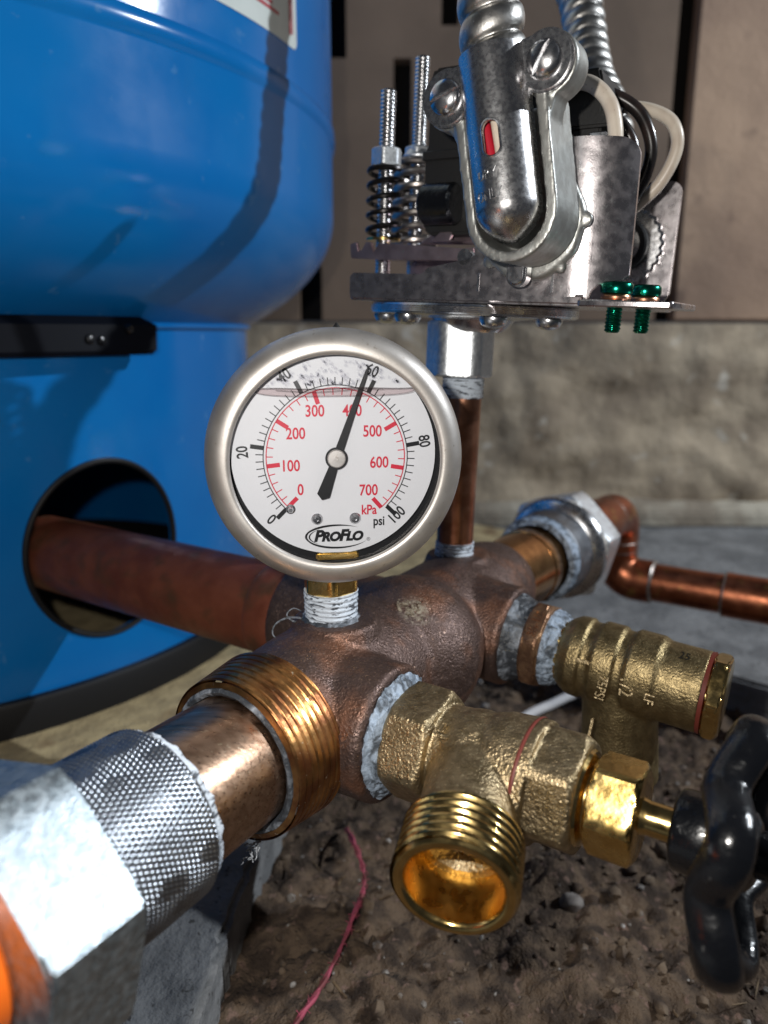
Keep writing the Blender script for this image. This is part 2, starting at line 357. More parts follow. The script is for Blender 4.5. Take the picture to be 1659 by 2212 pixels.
tag(g.obj("earth_crumbs", pebm, smooth=50), "loose brown crumbs of earth scattered over the soil", kind="stuff")
g = G(); k = 0
while k < 650:
    x, y = rng.uniform(-45, 330), rng.uniform(50, 460)
    if not onsoil(x, y): continue
    r = min(.45 * (1 / rng.uniform(.02, 1)) ** .6, 3.6); crumb(g, A(x, y, soil_z(x, y) + r * .45), r); k += 1
tag(g.obj("grit", mat("mixed_grit", (.26, .24, .22), 0, .7, (.10, .07, .05), 5, .42, .58, bump=[(.8, .2)], speck=((.48, .46, .44), 6, .62, .68)), smooth=25), "grey and pale grit mixed into the brown soil", kind="stuff")
g = G(); k = 0
while k < 110:
    x, y = rng.uniform(-40, 250), rng.uniform(60, 400)
    if not onsoil(x, y): continue
    a_ = rng.uniform(0, 6.28); L_ = rng.uniform(2, 11); c = A(x, y, soil_z(x, y) + 1.2); d_ = A(math.cos(a_), math.sin(a_), rng.normal(0, .12))
    sweep(g, smooth_path([c - d_ * L_ / 2, c + A(*rng.normal(0, .5, 3)), c + d_ * L_ / 2], 4), rng.uniform(.15, .5), 5); k += 1
tag(g.obj("twigs", mat("dry_twig", (.20, .14, .08), 0, .8, (.09, .055, .03), 4), smooth=60), "thin dry twigs and root bits scattered on the soil", kind="stuff")
for i, (px, py, r, lab) in enumerate(((128, 168, 3.4, "small pale stone on the soil beside the lower half of the black handwheel"), (72, 240, 4.2, "grey pebble on the soil in the shade right of the brass outlet"),
                                      (36, 132, 4.8, "pale stone on the soil at the bottom edge, below the brass outlet"), (66, 118, 5.2, "chipped grey stone at the bottom edge, nearest the black handwheel"))):
    g = G(); bm = bmesh.new(); bmesh.ops.create_icosphere(bm, subdivisions=2, radius=1); q = np.array([v.co[:] for v in bm.verts]); ff = [[v.index for v in f.verts] for f in bm.faces]; bm.free()
    q = q * (1 + .22 * np.array([mn.noise(Vector(p * 1.7 + i * 9)) for p in q]))[:, None] * A(1.1, .9, .75) * r
    g.add(q + A(px, py, soil_z(px, py) + r * .4), ff); tag(g.obj("stone", palestone, origin=(px, py, SOIL), smooth=30), lab, "stone")
def rayxy(x, y, z):     # a point at height z, given its bearing in the survey sketch
    d = A((x - 829.5) / 1592, math.cos(PITCH) - (y - 1106) / 1592 * math.sin(PITCH), -math.sin(PITCH) - (y - 1106) / 1592 * math.cos(PITCH)); return d * (z / d[2])
g = G(); pts = [rayxy(*q, SOIL + 6) for q in ((748, 1790), (768, 1835), (786, 1880), (782, 1930), (768, 1975), (735, 2050), (690, 2130), (640, 2215), (600, 2290))]
pth = smooth_path([p + A(0, 0, 1.5 * math.sin(i * 1.9)) for i, p in enumerate(pts)], 6)
for ph in (0, 3.14):
    s_ = np.arange(len(pth)); sweep(g, pth + np.c_[.45 * np.cos(s_ * .9 + ph), .45 * np.sin(s_ * .9 + ph), .3 * np.cos(s_ * .9 + ph)], .62 + .18 * np.sin(s_ * .37), 6)
for i in range(130):
    q = pth[rng.integers(2, len(pth) - 2)]; d_ = rng.normal(0, 1, 3); d_[2] = abs(d_[2]) * .5; sweep(g, np.array([q, q + nz(d_) * 1.1, q + nz(d_ + rng.normal(0, .5, 3)) * 2.2]), .1, 4)
tag(g.obj("thread", redthread, origin=pts[3]), "frayed pink thread lying across the brown soil left of the brass outlet", "thread")
g = G(); sweep(g, smooth_path([rayxy(*q, SOIL + 8) for q in ((1080, 1590), (1140, 1545), (1190, 1522), (1240, 1500), (1330, 1475), (1450, 1450), (1590, 1424), (1700, 1405), (1800, 1395))], 6), 2.6, 10)
tag(g.obj("cable", cablem, origin=rayxy(1240, 1500, SOIL)), "white cable running over the soil behind the brass relief valve", "cable")

# ---------------------------------------------- walls
g = G(); xs = np.arange(-420, 760, 9); zs = np.arange(-215, 12, 7.5)
def wy(x, z):
    p = Vector((x * .012, z * .016, 4)); return 757 + 9 * mn.noise(p) + 6 * mn.noise(p * 2.7) + 3 * mn.noise(p * 7)
nx, nz_ = len(xs), len(zs)
g.add([(x, wy(x, z_), z_) for z_ in zs for x in xs] + [(x, 800, z_) for z_ in (zs[0], zs[-1]) for x in xs], grid_faces(nz_, nx, False))
b0 = nz_ * nx; g.f += [[(nz_ - 1) * nx + i, (nz_ - 1) * nx + i + 1, b0 + nx + i + 1, b0 + nx + i] for i in range(nx - 1)]
fw = g.obj("foundation_wall", wallm, origin=(200, 760, -195), smooth=60); tag(fw, "rough grey brown foundation wall along the back of the floor", "wall")
g = G(); prism(g, Fr(A(0, 0, 0), A(1, 0, 0), A(0, 1, 0)), [(738, -194.8), (738, -180), (744, -174), (770, -166), (770, -194.8)], -420, 760)
tag(bev(g, "footing", mat("pale_footing", (.46, .42, .34), 0, .9, (.26, .22, .17), 40, .4, .6, bump=[(3, .8), (14, 3)]), None, 2, 2, origin=(200, 755, -195)), "pale concrete footing ledge along the bottom of the foundation wall", "footing")
pw = thing("panel_wall", "brown panelled wall with dark open slots above the foundation", "wall", (150, 775, 12))
fy = Fr(A(0, 0, 0), A(0, 1, 0), A(1, 0, 0)); fy.y = A(0, 0, 1)
def rect(x0, x1, z0, z1, y0=740, y1=830): gg = G(); box(gg, fy, x0, x1, z0, z1, y0, y1); return gg.mesh()
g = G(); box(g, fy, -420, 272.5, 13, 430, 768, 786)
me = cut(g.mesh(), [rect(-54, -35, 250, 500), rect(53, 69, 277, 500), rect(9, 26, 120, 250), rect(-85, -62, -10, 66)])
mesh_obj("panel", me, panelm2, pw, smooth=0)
g = G(); box(g, fy, 291.5, 760, 13, 430, 768, 786); bev(g, "panel", panelm, pw, 1.5, 1)
g = G(); box(g, fy, -420, 760, 13, 430, 796, 800); g.obj("backing", slotdarkm, pw, smooth=0)  # added sheet behind the panels, painted near-black so the slots stay dark

# ---------------------------------------------- blue pressure tank
TC = A(-281, 472, 0)
tank = thing("pressure_tank", "large blue steel pressure tank with a round pipe hole in its skirt", "tank", TC + A(0, 0, -183))
ft = Fr(TC, Z, A(1, 0, 0)); prof = [(250, 460), (250, 119), (250.0, 117.6), (251.2, 116.6), (251.6, 113), (251.4, 109.5), (250.2, 108.2), (250, 107), (250, 70)]
for a_ in np.linspace(0, 1, 30)[1:]:
    zz = 70 - 92 * a_ ** 1.0; prof.append((250 * math.sqrt(max(0, 1 - ((70 - zz) / 103) ** 2)), zz))
g = G(); turned(g, ft, prof, 300, None, True, True); g.obj("shell", blue, tank, smooth=50)
g = G(); turned(g, ft, [(192, 4), (192, -167), (188.5, -167), (188.5, 4), (192, 4)], 220, None, False, False)
hf = nz(A(144.5, -123, 0)); hole = Fr(TC + hf * 192 + A(0, 0, -102.5), hf, Z)
cg = G(); oval = lambda th: 1 / np.sqrt((np.cos(th) / 43.5) ** 2 + (np.sin(th) / 39) ** 2)
turned(cg, hole, [(44, -40), (44, 40)], 72, lambda th, r, z: oval(th))
mesh_obj("skirt", cut(g.mesh(), [cg.mesh()]), blue, tank, smooth=40)
g = G(); ring = np.array([[TC[0] + 192.6 * math.cos(t), TC[1] + 192.6 * math.sin(t), 4.2] for t in np.linspace(0, 2 * np.pi, 200, endpoint=False)])
sweep(g, ring, 2.2, 10, True); g.obj("weld_bead", blue, tank)
g = G(); sweep(g, np.array([hole.p(oval(t) * math.cos(t), oval(t) * math.sin(t), math.sqrt(192 ** 2 - (oval(t) * math.sin(t)) ** 2) - 192 + .2) for t in np.linspace(0, 2 * np.pi, 72, endpoint=False)]), 1.5, 8, True); g.obj("hole_grommet", rubber, tank)
g = G(); turned(g, ft, [(196, -166), (197, -168), (197, -183), (186, -183), (186, -166), (196, -166)], 200, None, False, False); g.obj("base_rim", rubber, tank, smooth=30)
# dark bracket under the dome
def arc(z, r, a0, a1, n=40): return [TC + A(r * math.cos(t), r * math.sin(t), z) for t in np.radians(np.linspace(a0, a1, n))]
g = G(); rows = []
for z_, r, a1 in ((8, 199, -34), (4, 204, -32.3), (-7.5, 206, -33.0), (-9.5, 205, -33.6), (-9.5, 198, -33.6), (8, 194, -34)): rows += arc(z_, r, -96, a1)
f = grid_faces(6, 40, False) + [[5 * 40 + i, 5 * 40 + i + 1, i + 1, i] for i in range(39)] + [[i * 40 + 39 for i in range(6)], [i * 40 for i in range(6)][::-1]]
g.add(rows, f); br = g.obj("bracket", navy, tank, smooth=30)
for a_, z_ in ((-37, 2), (-42.5, -2.5), (-41, -3.2), (-71, 1)):
    d = A(math.cos(math.radians(a_)), math.sin(math.radians(a_)), 0); g = G(); fb = Fr(TC + d * 204.6 + A(0, 0, z_), d)
    turned(g, fb, [(2.2, 0), (2.2, .8), (1.7, 1.7), (.6, 2.1)], 16); g.obj("bolt", blackgloss, br)
# label
def onshell(a, z, lift): t = math.radians(a); return TC + A((250 + lift) * math.cos(t), (250 + lift) * math.sin(t), z)
def patch(g, a0, a1, z0, z1, lift, na=24, nzz=6, rc=0):
    V_ = []
    for j in range(nzz + 1):
        for i in range(na + 1):
            z_ = z0 + (z1 - z0) * j / nzz; fa = i / na; aa = a0 + (a1 - a0) * fa
            if rc and z_ < z0 + rc and i == na: aa = a1 - math.degrees((rc - math.sqrt(max(0, rc ** 2 - (z0 + rc - z_) ** 2))) / 250)
            V_.append(onshell(aa, z_, lift))
    g.add(V_, grid_faces(nzz + 1, na + 1, False))
g = G(); V_ = []; zz = [132, 132.4, 133.2, 134.5, 136] + list(np.linspace(140, 330, 12))
for z_ in zz:
    a1 = -17.3 - (math.degrees((4 - math.sqrt(max(0, 16 - (136 - z_) ** 2))) / 250) if z_ < 136 else 0)
    V_ += [onshell(a, z_, .35) for a in np.linspace(-75, a1, 36)]
g.add(V_, grid_faces(len(zz), 36, False)); lab = g.obj("label", labelw, tank)
g = G()
patch(g, -19.2, -18.7, 137, 330, .55, 2, 12); patch(g, -18.5, -18.3, 138, 330, .55, 2, 12)
for z_ in (141, 143.6, 150, 152.6, 158.5, 161, 170, 173, 180, 183): patch(g, -72, -21.5 - (z_ % 3) * .5, z_, z_ + 1.5, .55, 30, 1)
g.obj("printed_lines", labelr, lab, smooth=0)

# ---------------------------------------------- copper pipe from the tank
T0 = ax(41.5); fp = Fr(T0, -V, Z)
g = G(); turned(g, fp, [(17.6, 44), (17.6, 205)], 64); g.obj("pipe_run", copperold, thing("copper_pipe", "thick dark red copper pipe coming out of the round hole in the blue tank", "pipe", fp.p(0, 0, 120)))
cpipe = [o for o in C.objects if o.name == "copper_pipe"][0]
g = G(); turned(g, fp, [(17.6, 43), (18.9, 45), (18.9, 58), (18.4, 59.5), (17.6, 60)], 64, None, False, False); g.obj("solder_collar", copperold, cpipe)

# ---------------------------------------------- tank tee (cast bronze manifold)
tee = thing("manifold_tee", "dark cast bronze tank tee joining gauge, valves and pipes", "pipe fitting", ax(40, 0, -24))
fm = Fr(M0, U, Z)                     # along the manifold
g = G()
turned(g, fm, [(18, -31), (20.4, -29.5), (21.6, -24), (22.6, -12), (22.8, 10), (22.0, 26), (22, 60), (22.0, 92), (20.4, 106), (18.5, 114), (17, 116)], 64)
ball(g, ax(36, 2, 0), 1, 16, (26.5, 26.5, 25))
turned(g, Fr(T0, -V, Z), [(20.5, 0), (20.5, 46), (19.5, 47.5)], 56)
turned(g, Fr(ax(-11.5), V, Z), [(19, 0), (18.6, 24), (18.6, 26.2), (17.6, 27.4)], 56)
RV = nz(V - .065 * Z); RF = Fr(ax(68, 0, 1), RV, Z)
turned(g, RF, [(18, 0), (17.6, 24), (17.8, 27.5), (17, 28.5)], 56)
turned(g, Fr(ax(0), Z, U), [(15, 0), (13.5, 19), (12.4, 22.8), (11.8, 23.6)], 48)
RS = A(28, 270.5, 0)
turned(g, Fr(A(28, 270.5, -103), Z, U), [(15, 0), (12.8, 17), (11.8, 20.5), (11, 21.5)], 48)
me = fused(g, .75, 9, .5); tb = mesh_obj("body", me, bronze, tee, smooth=180)
g = G(); thread(g, fm, 21.2, .6, 2.05, -43.5, -28.5, 120, 14, .115, False, -.66); turned(g, fm, [(20.6, -43.5), (19.2, -43.9), (18.6, -42.5), (17.4, -33)], 80, None, False, False); g.obj("threaded_end", thrm, tee, smooth=70)
# crust of dried mud on the casting
def surf_pt(d, c=ax(36, 2, 0)):  # where a ray from the bulb's centre leaves the casting
    return c + nz(d) * 26
g = G()
md = nz(A(.06, -.62, .80)); t1 = nz(np.cross(md, Z)); t2 = np.cross(md, t1)
for i in range(46):
    a_, rr = rng.uniform(0, 6.28), abs(rng.normal(0, 2.1)); c = ax(36, 2, 0) + nz(md * 26 + t1 * rr * math.cos(a_) * 1.3 + t2 * rr * math.sin(a_) * 1.5) * 25.75
    crumb(g, c, rng.uniform(.25, .6))
for i in range(14): crumb(g, ax(36, 2, 0) + nz(md * 26 + t1 * (3.9 + rng.normal(0, .22)) + t2 * (i * .42 - 3.2)) * 25.9, rng.uniform(.35, .75))
tag(g.obj("mud_crust", mud, tee, smooth=50), kind="stuff")

# ---------------------------------------------- front nipple and union
g = G(); fn_ = Fr(M0, -U, Z)
turned(g, fn_, [(15.6, 34), (16.8, 42), (16.9, 64), (16.6, 70)], 72)
np_ = g.obj("pipe_nipple", nipm, origin=ax(-45, 0, -16)); tag(np_, "short scratched red brass pipe nipple between the threaded tee and the knurled union", "pipe nipple")
g = G(); turned(g, fn_, [(16.8, 42.2), (17.2, 43.9), (18.2, 44.6), (19.1, 44.1), (19.2, 42.6)], 96, lambda th, r, z: r + .35 * np.sin(th * 7 + z) * np.sin(th * 13) * .5, False, False)
g.obj("sealant_ring", pasted, np_)
un = thing("pipe_union", "large bright zinc union with knurled collar and hex nut at the lower left", "pipe union", ax(-90, 0, -28))
def knurl(g, fr, r, z0, z1, nd=64, h=.55, per=4, pitch=1.55):
    n = nd * per; zs = np.linspace(z0, z1, int((z1 - z0) / pitch * per))
    def fn(th, rr, z):
        a_ = (th * nd / (2 * np.pi) + z / (2 * pitch)) % 1; b_ = (th * nd / (2 * np.pi) - z / (2 * pitch)) % 1
        e_ = min(1, (z - z0) / .9, (z1 - z) / .9)
        wr_ = .9 + .12 * np.sin(th * 5 + z * .31) * np.sin(th * 11 - z * .23); return rr - .7 * (1 - e_) + h * wr_ * e_ * np.minimum(1 - np.abs(2 * a_ - 1), 1 - np.abs(2 * b_ - 1)) * 1.4
    return turned(g, fr, [(r, z) for z in zs], n, fn)
g = G(); knurl(g, fn_, 19.8, 68, 94, 108, .44, 4, 1.15); g.obj("knurled_collar", knz, un, smooth=80)
g = smear(fn_, [(16.8, 66.4), (17.6, 66.0), (18.9, 66.6), (19.2, 68.6)], 5, .22, .6); g.obj("sealant_ring", paste, un)
g = G(); hexa(g, fn_, 49.6, 92.5, 111, math.radians(-45), .05, c0=1.09); bev(g, "hex_nut", galv, un, .35, 2)
g = G(); turned(g, fn_, [(15.5, 110), (15.5, 111), (16.5, 112), (16.5, 122), (14.5, 123), (14.5, 210)], 56)
tag(g.obj("plastic_pipe", orange, origin=ax(-140)), "blurred orange plastic pipe leaving the big hex nut at the lower left corner", "pipe")
# stringy sealant hanging under the thread
g = G(); hp = ax(-44, 5, -17)
q = hp + A(0, 0, 2.5)
for i in range(60):
    k = i / 59; q = q + A(rng.normal(0, .16), rng.normal(0, .16), -.17); sp = .25 + .9 * math.exp(-((k - .62) / .2) ** 2)
    crumb(g, q + A(*rng.normal(0, sp * .45, 3)), rng.uniform(.22, .5))
for i in range(7):
    q = [hp + A(*rng.normal(0, .5, 2), -4.5 - i * .5)]
    for j in range(5): q.append(q[-1] + A(rng.normal(0, .55), rng.normal(0, .55), rng.normal(-.35, .5)))
    sweep(g, smooth_path(q, 4), .17, 5)
tag(g.obj("sealant_strand", fibre, origin=hp), "ragged grey strand of pipe sealant hanging under the threaded tee end", "sealant strand")

# ---------------------------------------------- pressure gauge
gr = A(math.cos(math.radians(8)), math.sin(math.radians(8)), 0); gn = A(math.sin(math.radians(8)), -math.cos(math.radians(8)), 0)
GC = A(-11.7, 181.9, -31.4)
ga = thing("pressure_gauge", "round liquid filled pressure gauge with steel bezel, needle near 60 psi", "gauge", A(-15.2, 199.8, -82))
fg = Fr(GC, gn, gr)                    # x right, y up, z toward the viewer
g = G(); turned(g, fg, [(28.4, -9.5), (28.3, -1.5), (26.6, -1.4), (26.45, -1.0), (26.5, -.35), (26.8, 0.05), (27.6, .25), (29.2, .05), (30.6, -.7), (31.9, -2.0), (32.8, -3.9), (33.0, -5.6), (32.7, -6.6), (31.8, -7.0)], 128, None, False, False)
g.obj("bezel", stainless, ga, smooth=45)
g = G(); turned(g, fg, [(31.6, -6.4), (31.2, -9), (31, -26), (29.5, -29), (20, -30)], 96, None, False, True); g.obj("case", stainless, ga)
g = G(); turned(g, fg, [(28.2, -1.6), (28.1, -9.9)], 96, None, False, False); g.obj("gasket", rubber, ga)
fd = Fr(fg.p(.1, .55, -4.6), gn, gr)
fdd = Fr(fg.p(-.25, 1.25, -4.6), gn, gr)
g = G(); turned(g, fdd, [(25.9, -.5), (26.1, -.25), (26.1, 0)], 128)
dial = g.obj("dial", white, ga)
g = G(); turned(g, fg.at(-6.6), [(28.0, 0), (28.0, .2)], 96); g.obj("dial_backing", rubber, ga)
DS = .965                                # dial artwork scale
P2 = lambda r, a: (r * math.cos(math.radians(a)), r * math.sin(math.radians(a)))
pa = lambda psi: 225 - 2.7 * psi
def tick(g, a, r0, r1, wd, h=.06):
    c, s = math.cos(math.radians(a)), math.sin(math.radians(a)); hw = wd / 2
    prism(g, fd, [((r * c - k * s) * DS, (r * s + k * c) * DS) for r, k in ((r0, -hw), (r1, -hw), (r1, hw), (r0, hw))], .03, h)
def arcband(g, r0, r1, a0, a1, h=.06, n=80):
    t = np.radians(np.linspace(a0, a1, n)); prism(g, fd, [(r1 * DS * math.cos(q), r1 * DS * math.sin(q)) for q in t] + [(r0 * DS * math.cos(q), r0 * DS * math.sin(q)) for q in t[::-1]], .03, h)
g = G(); arcband(g, 18.98, 19.24, -45, 225)
for i in range(0, 51): tick(g, pa(i * 2), 19.1, 22.6 if i % 10 == 0 else 21.1, 1.15 if i % 10 == 0 else .26)
g.obj("psi_scale", black, dial, smooth=0)
g = G(); a7 = pa(101.5); arcband(g, 18.2, 18.48, a7, 225)
for i in range(0, 36): tick(g, pa(i * 20 * .145), 18.4, 14.9 if i % 5 == 0 else 16.6, 1.15 if i % 5 == 0 else .26)
g.obj("kpa_scale", red, dial, smooth=0)
def dtext(body, x, y, size, m, rot=0, xs=.80, off=.075, **k):
    a = math.radians(rot); q = Fr(fd.p(x * DS, y * DS, .05), fd.z, fd.x * math.cos(a) + fd.y * math.sin(a))
    mesh_obj("numeral", letters(body, size, q, .02, xs, offset=off, **k), m, dial, smooth=0)
for b, x, y in (("0", -9.6, -8.5), ("100", -12.1, -2.0), ("200", -10.5, 6.5), ("300", -5.4, 12.3), ("400", 4.4, 12.3), ("500", 9.7, 6.8), ("600", 11.5, -1.6), ("700", 8.6, -9.1)): dtext(b, x, y, 4.1, red)
for b, x, y, r in (("0", -17.6, -16.3, -42), ("20", -24.3, 2.0, 94), ("40", -13.0, 21.5, 33), ("60", 9.7, 22.6, -25), ("80", 23.6, 4.0, -81), ("100", 16.3, -16.2, 43)): dtext(b, x, y, 4.0, black, r)
dtext("kPa", 8.7, -14.5, 3.6, red); dtext("psi", 11.4, -17.7, 3.5, black)
q = Fr(fd.p(.2, -20.7, .05), fd.z, fd.x)
mesh_obj("logo", letters("ProFlo", 4.15, q, .03, 1.02, shear=.25, offset=.20, small=(1, 2, 4, 5), spacing=.93), black, dial, smooth=0)
q = Fr(fd.p(8.2, -21.9, .05), fd.z, fd.x); mesh_obj("registered_mark", letters("®", 1.3, q, .02), black, dial, smooth=0)
def swoosh(g, cx, cy, rx, ry, a0, a1, w0, rot=0, dx=0, dy=0):
    t = np.radians(np.linspace(a0, a1, 60)); o = []; i_ = []
    for j, q in enumerate(t):
        k = math.sin(math.pi * j / 59) * w0 / 2; e_ = (math.cos(q), math.sin(q))
        o.append((cx + (rx + k) * e_[0], cy + (ry + k) * e_[1])); i_.append((cx + (rx - k) * e_[0], cy + (ry - k) * e_[1]))
    prism(g, fd, o + i_[::-1], .03, .07)
g = G(); swoosh(g, .0, -20.8, 8.3, 3.0, 50, 205, .6); swoosh(g, .2, -20.8, 8.2, 3.1, 150, 335, .55); swoosh(g, 1.0, -20.8, 8.3, 2.75, 135, 225, .4)
g.obj("logo_swoosh", black, dial, smooth=0)
# needle
na = math.atan2(23.6, 8.6); nx_ = A(math.cos(na), math.sin(na)); ny_ = A(-nx_[1], nx_[0])
fnz = Fr(fg.p(.1, .55, -3.7), gn, gr)
def nd(l): return [tuple(nx_ * a + ny_ * b) for a, b in l]
g = G(); prism(g, fnz, nd([(-11.4, 0), (-10.2, -1.7), (-2, -1.1), (3, -1.05), (23.4, -.42), (24.2, 0), (23.4, .42), (3, 1.05), (-2, 1.1), (-10.2, 1.7)]), 0, .35); turned(g, fnz, [(2.85, -.01), (2.85, .36)], 40)
nee = bev(g, "needle", black, ga, .06, 1)
g = G(); turned(g, fnz, [(2.35, .35), (2.35, .7), (2.1, .9), (.5, .95), (.45, .8)], 40); g.obj("pivot", stainless, nee)
for x, y in ((-5.4, -16.5), (4.9, -16.6)):
    g = G(); turned(g, Fr(fd.p(x * DS, y * DS, 0), fd.z, fd.x), [(1.5, 0), (1.5, .25), (1.1, .75), (.5, .8), (.45, .5)], 28); g.obj("screw", zinc, dial)
g = G(); turned(g, Fr(fd.p(-12.4 * DS, -13.5 * DS, 0), fd.z, fd.x), [(1.25, 0), (1.25, .4), (.75, .7), (.75, 1.5), (.5, 1.9)], 24); g.obj("stop_pin", zinc, dial)
g = G(); box(g, fg, -5.6, 5.6, -26.6, -24.6, -6.4, -4.2); bev(g, "movement_base", brassy, ga, .4, 2)
# window, liquid edge, film of drops above the liquid
g = G(); turned(g, fg, [(27.4, -2.2), (27.4, -1.7)], 96); g.obj("window", glass, ga)
g = G(); yl = 18.0; n_ = 60; up, lo = [], []
for i in range(n_ + 1):
    x = -20 + 40 * i / n_; e_ = 1 - abs(x / 20) ** 4
    up.append((x, yl + .30 + .15 * math.sin(x * .3))); lo.append((x, yl - .25 - 1.35 * max(e_, 0) ** .6))
prism(g, fg, up + lo[::-1], -3.0, -2.5); g.obj("liquid_meniscus", menis, ga, smooth=0)
g = G()
for line, rr in ((up, .07), (lo, .05), ([(a, b - .5 - .25 * math.sin(i * .11)) for i, (a, b) in enumerate(up[8:-12])], .06)):
    sweep(g, np.array([fg.p(a, b, -2.45) for a, b in line]), rr, 6)
g.obj("meniscus_edge", mat("edge_shadow", (.05, .035, .035), 0, .25), ga)
g = G(); k = 0
while k < 340:
    x, y = rng.uniform(-18, 18), rng.uniform(19.0, 25.6)
    if x * x + y * y > 25.6 ** 2 or (mn.noise(Vector((x * .35, y * .5, 2))) < -.05): continue
    r = rng.uniform(.10, .42); ball(g, fg.p(x, y, -2.3), r, 5, (1, rng.uniform(.8, 1.3), .5), fg); k += 1
tag(g.obj("liquid_droplets", drop, ga), kind="stuff")
# little burr on the crown of the bezel
g = G(); turned(g, Fr(fg.p(.8, 32.4, -6.2), Z), [(1.1, 0), (.9, .7), (.2, 1.7)], 9); g.obj("blow_out_plug", rubber, ga)
sc = A(-15.2, 199.8, 0)
g = G(); hexa(g, Fr(sc + A(0, 0, -70), Z, gr), 14.4, -1.2, 9, math.radians(4), .04); bev(g, "stem_hex", brassy, ga, .3, 2)
g = G(); thread(g, Fr(sc + A(0, 0, -82), Z, U), 7.5, .5, 1.41, -3, 11.2, 60, 7, .03); g.obj("stem_thread", paste, ga, smooth=70)
g = smear(Fr(sc + A(0, 0, -80.3), Z, U), [(7.2, 1.6), (8.4, .9), (9.6, .2), (10.0, -.6), (9.5, -1.4)], 7, .35, .5)
g.obj("sealant_ring", pasted, ga)
g = G()
for q in (((-23, 198.5, -79.5), (-27, 196, -78.2), (-30.5, 195, -79.6), (-31.5, 194.5, -82.4), (-29.6, 194, -84.2), (-27.6, 194.2, -83.4)), ((-22.5, 198, -80), (-25.5, 196.4, -79.6), (-27.5, 196, -77.4), (-25.8, 197, -75.8), (-23.6, 198, -77))):
    sweep(g, smooth_path([A(*p) for p in q], 6), [.34 - .2 * i / (6 * (len(q) - 1)) for i in range(6 * (len(q) - 1) + 1)], 6)
tag(g.obj("sealant_curl", mat("dark_fibre", (.20, .22, .26), 0, .6, (.07, .08, .09), 1), origin=(-27, 196, -80)), "thin grey curl of sealant sticking out left of the gauge stem", "sealant curl")

# ---------------------------------------------- riser nipple
rz = nz(A(.03, .008, 1)); fr_ = Fr(A(28, 270.5, 0) - 83 * A(.03, .008, 1) + A(1.2, 0, 0), rz, V)
rn = thing("riser_nipple", "slim upright brown copper nipple carrying the pressure switch, behind the gauge", "pipe nipple", fr_.o)
g = G(); turned(g, fr_, [(6.9, 3), (6.9, 67)], 48); g.obj("tube", coppnip, rn)
g = G(); thread(g, fr_, 7.4, .45, 1.41, -2, 6.5, 56, 7); g.obj("sealed_thread", paste, rn, smooth=70)
g = G(); thread(g, fr_.at(60.5), 7.6, .35, 1.41, 0, 7, 56, 7); g.obj("sealed_thread", paste, rn, smooth=70)

# ---------------------------------------------- pressure switch (bare, cover off)
tl = math.radians(2.5); e1 = nz(V * math.cos(tl) - Z * math.sin(tl)); e3 = nz(Z * math.cos(tl) + V * math.sin(tl)); SO = A(28, 272, 12)
sw = lambda s, w_, z_: SO + s * e1 + w_ * U + z_ * e3
ps = thing("pressure_switch", "open zinc pressure switch with springs, wires and strain relief, cover removed", "pressure switch", SO + A(0, 0, -27))
FW = Fr(SO, -U, e1); FW.y = e3                          # x = s, y = z, z = -w (outward)
FS = Fr(SO, e3, e1)                                     # x = s, y = w, z = up
g = G(); hexa(g, Fr(SO + A(-1, -1, -28) + rz * 1, rz, A(-.10, -1, 0)), 22.4, 0, 19.5, 0, .03); bev(g, "coupling_nut", nutz, ps, .4, 2)
FSd = Fr(SO + 4.5 * e1, e3, e1)
g = G(); turned(g, FSd, [(11, -11), (13, -9.5), (15, -7), (25, -6.2), (36, -6), (37, -5.6), (37.2, -5.2)] + [(37.2 + .18 * (i % 2), -5.1 + i * .28) for i in range(9)] + [(36.8, -2.4), (30, -2.2)], 96, lambda th, r, z: r * .97)
g.obj("diaphragm_flange", zinc, ps)
g = G(); box(g, FS, -28, 64, -29.5, 35, -2.0, 0); g2 = rrect(53, 79, -36, -4, 1.2, 2); prism(g, FS, g2, -2.2, -.4); prism(g, FS, rrect(-33, -25, -22, 8, 1, 2), -1.4, -.2)
bev(g, "base_plate", sheet, ps, .35, 1)
for s_, w_ in ((-5, -29.5), (24, -26), (36, -10), (-19, -20), (-28, -5), (22, 26)):
    g = G(); turned(g, FS, [(4.4, -6), (4.5, -6.9), (3.7, -8.4), (2.0, -9.2), (.3, -9.4)], 28); q = g.v[0]; q += s_ * e1 + w_ * U; g.obj("rivet", zinc, ps)
wallp = [(-28, 0), (-28, 5.6), (-26.6, 6.9), (-2.5, 6.5), (-.5, 6.5), (2, 8.4), (15.5, 11.0), (18, 12), (18, 41), (19.5, 43), (57.6, 42.6)] + [(57.8 + 4.6 * math.sin(q), 38 + 4.6 * math.cos(q)) for q in np.radians(np.arange(10, 91, 16))] + [(62.9, 7)]
wallp += [(61.5, 5.6), (58.6, 5.0), (56, 4.0), (54.4, 2.2), (53.6, 0)]
g = G(); prism(g, FW, wallp, 28.6, 30.2); 
me = g.mesh(); bm = bmesh.new(); bm.from_mesh(me)
for s_ in np.arange(22, 62.5, 1.5): bmesh.ops.bisect_plane(bm, geom=bm.verts[:] + bm.edges[:] + bm.faces[:], plane_co=SO + s_ * e1, plane_no=e1)
for vv in bm.verts:
    s_ = (np.array(vv.co) - SO) @ e1
    if s_ > 47: vv.co += Vector(U * (.034 * (s_ - 47) ** 2))
bm.to_mesh(me); bm.free(); fwall = mesh_obj("front_wall", bevelled(me, .4, 2), sheet, ps)
g = G(); prism(g, FW, [(-28, -2.0), (-28, 1.2), (53.4, 1.2), (53.4, -2.0)], 28.2, 30.6); bev(g, "bottom_fold", sheet, ps, .8, 3)
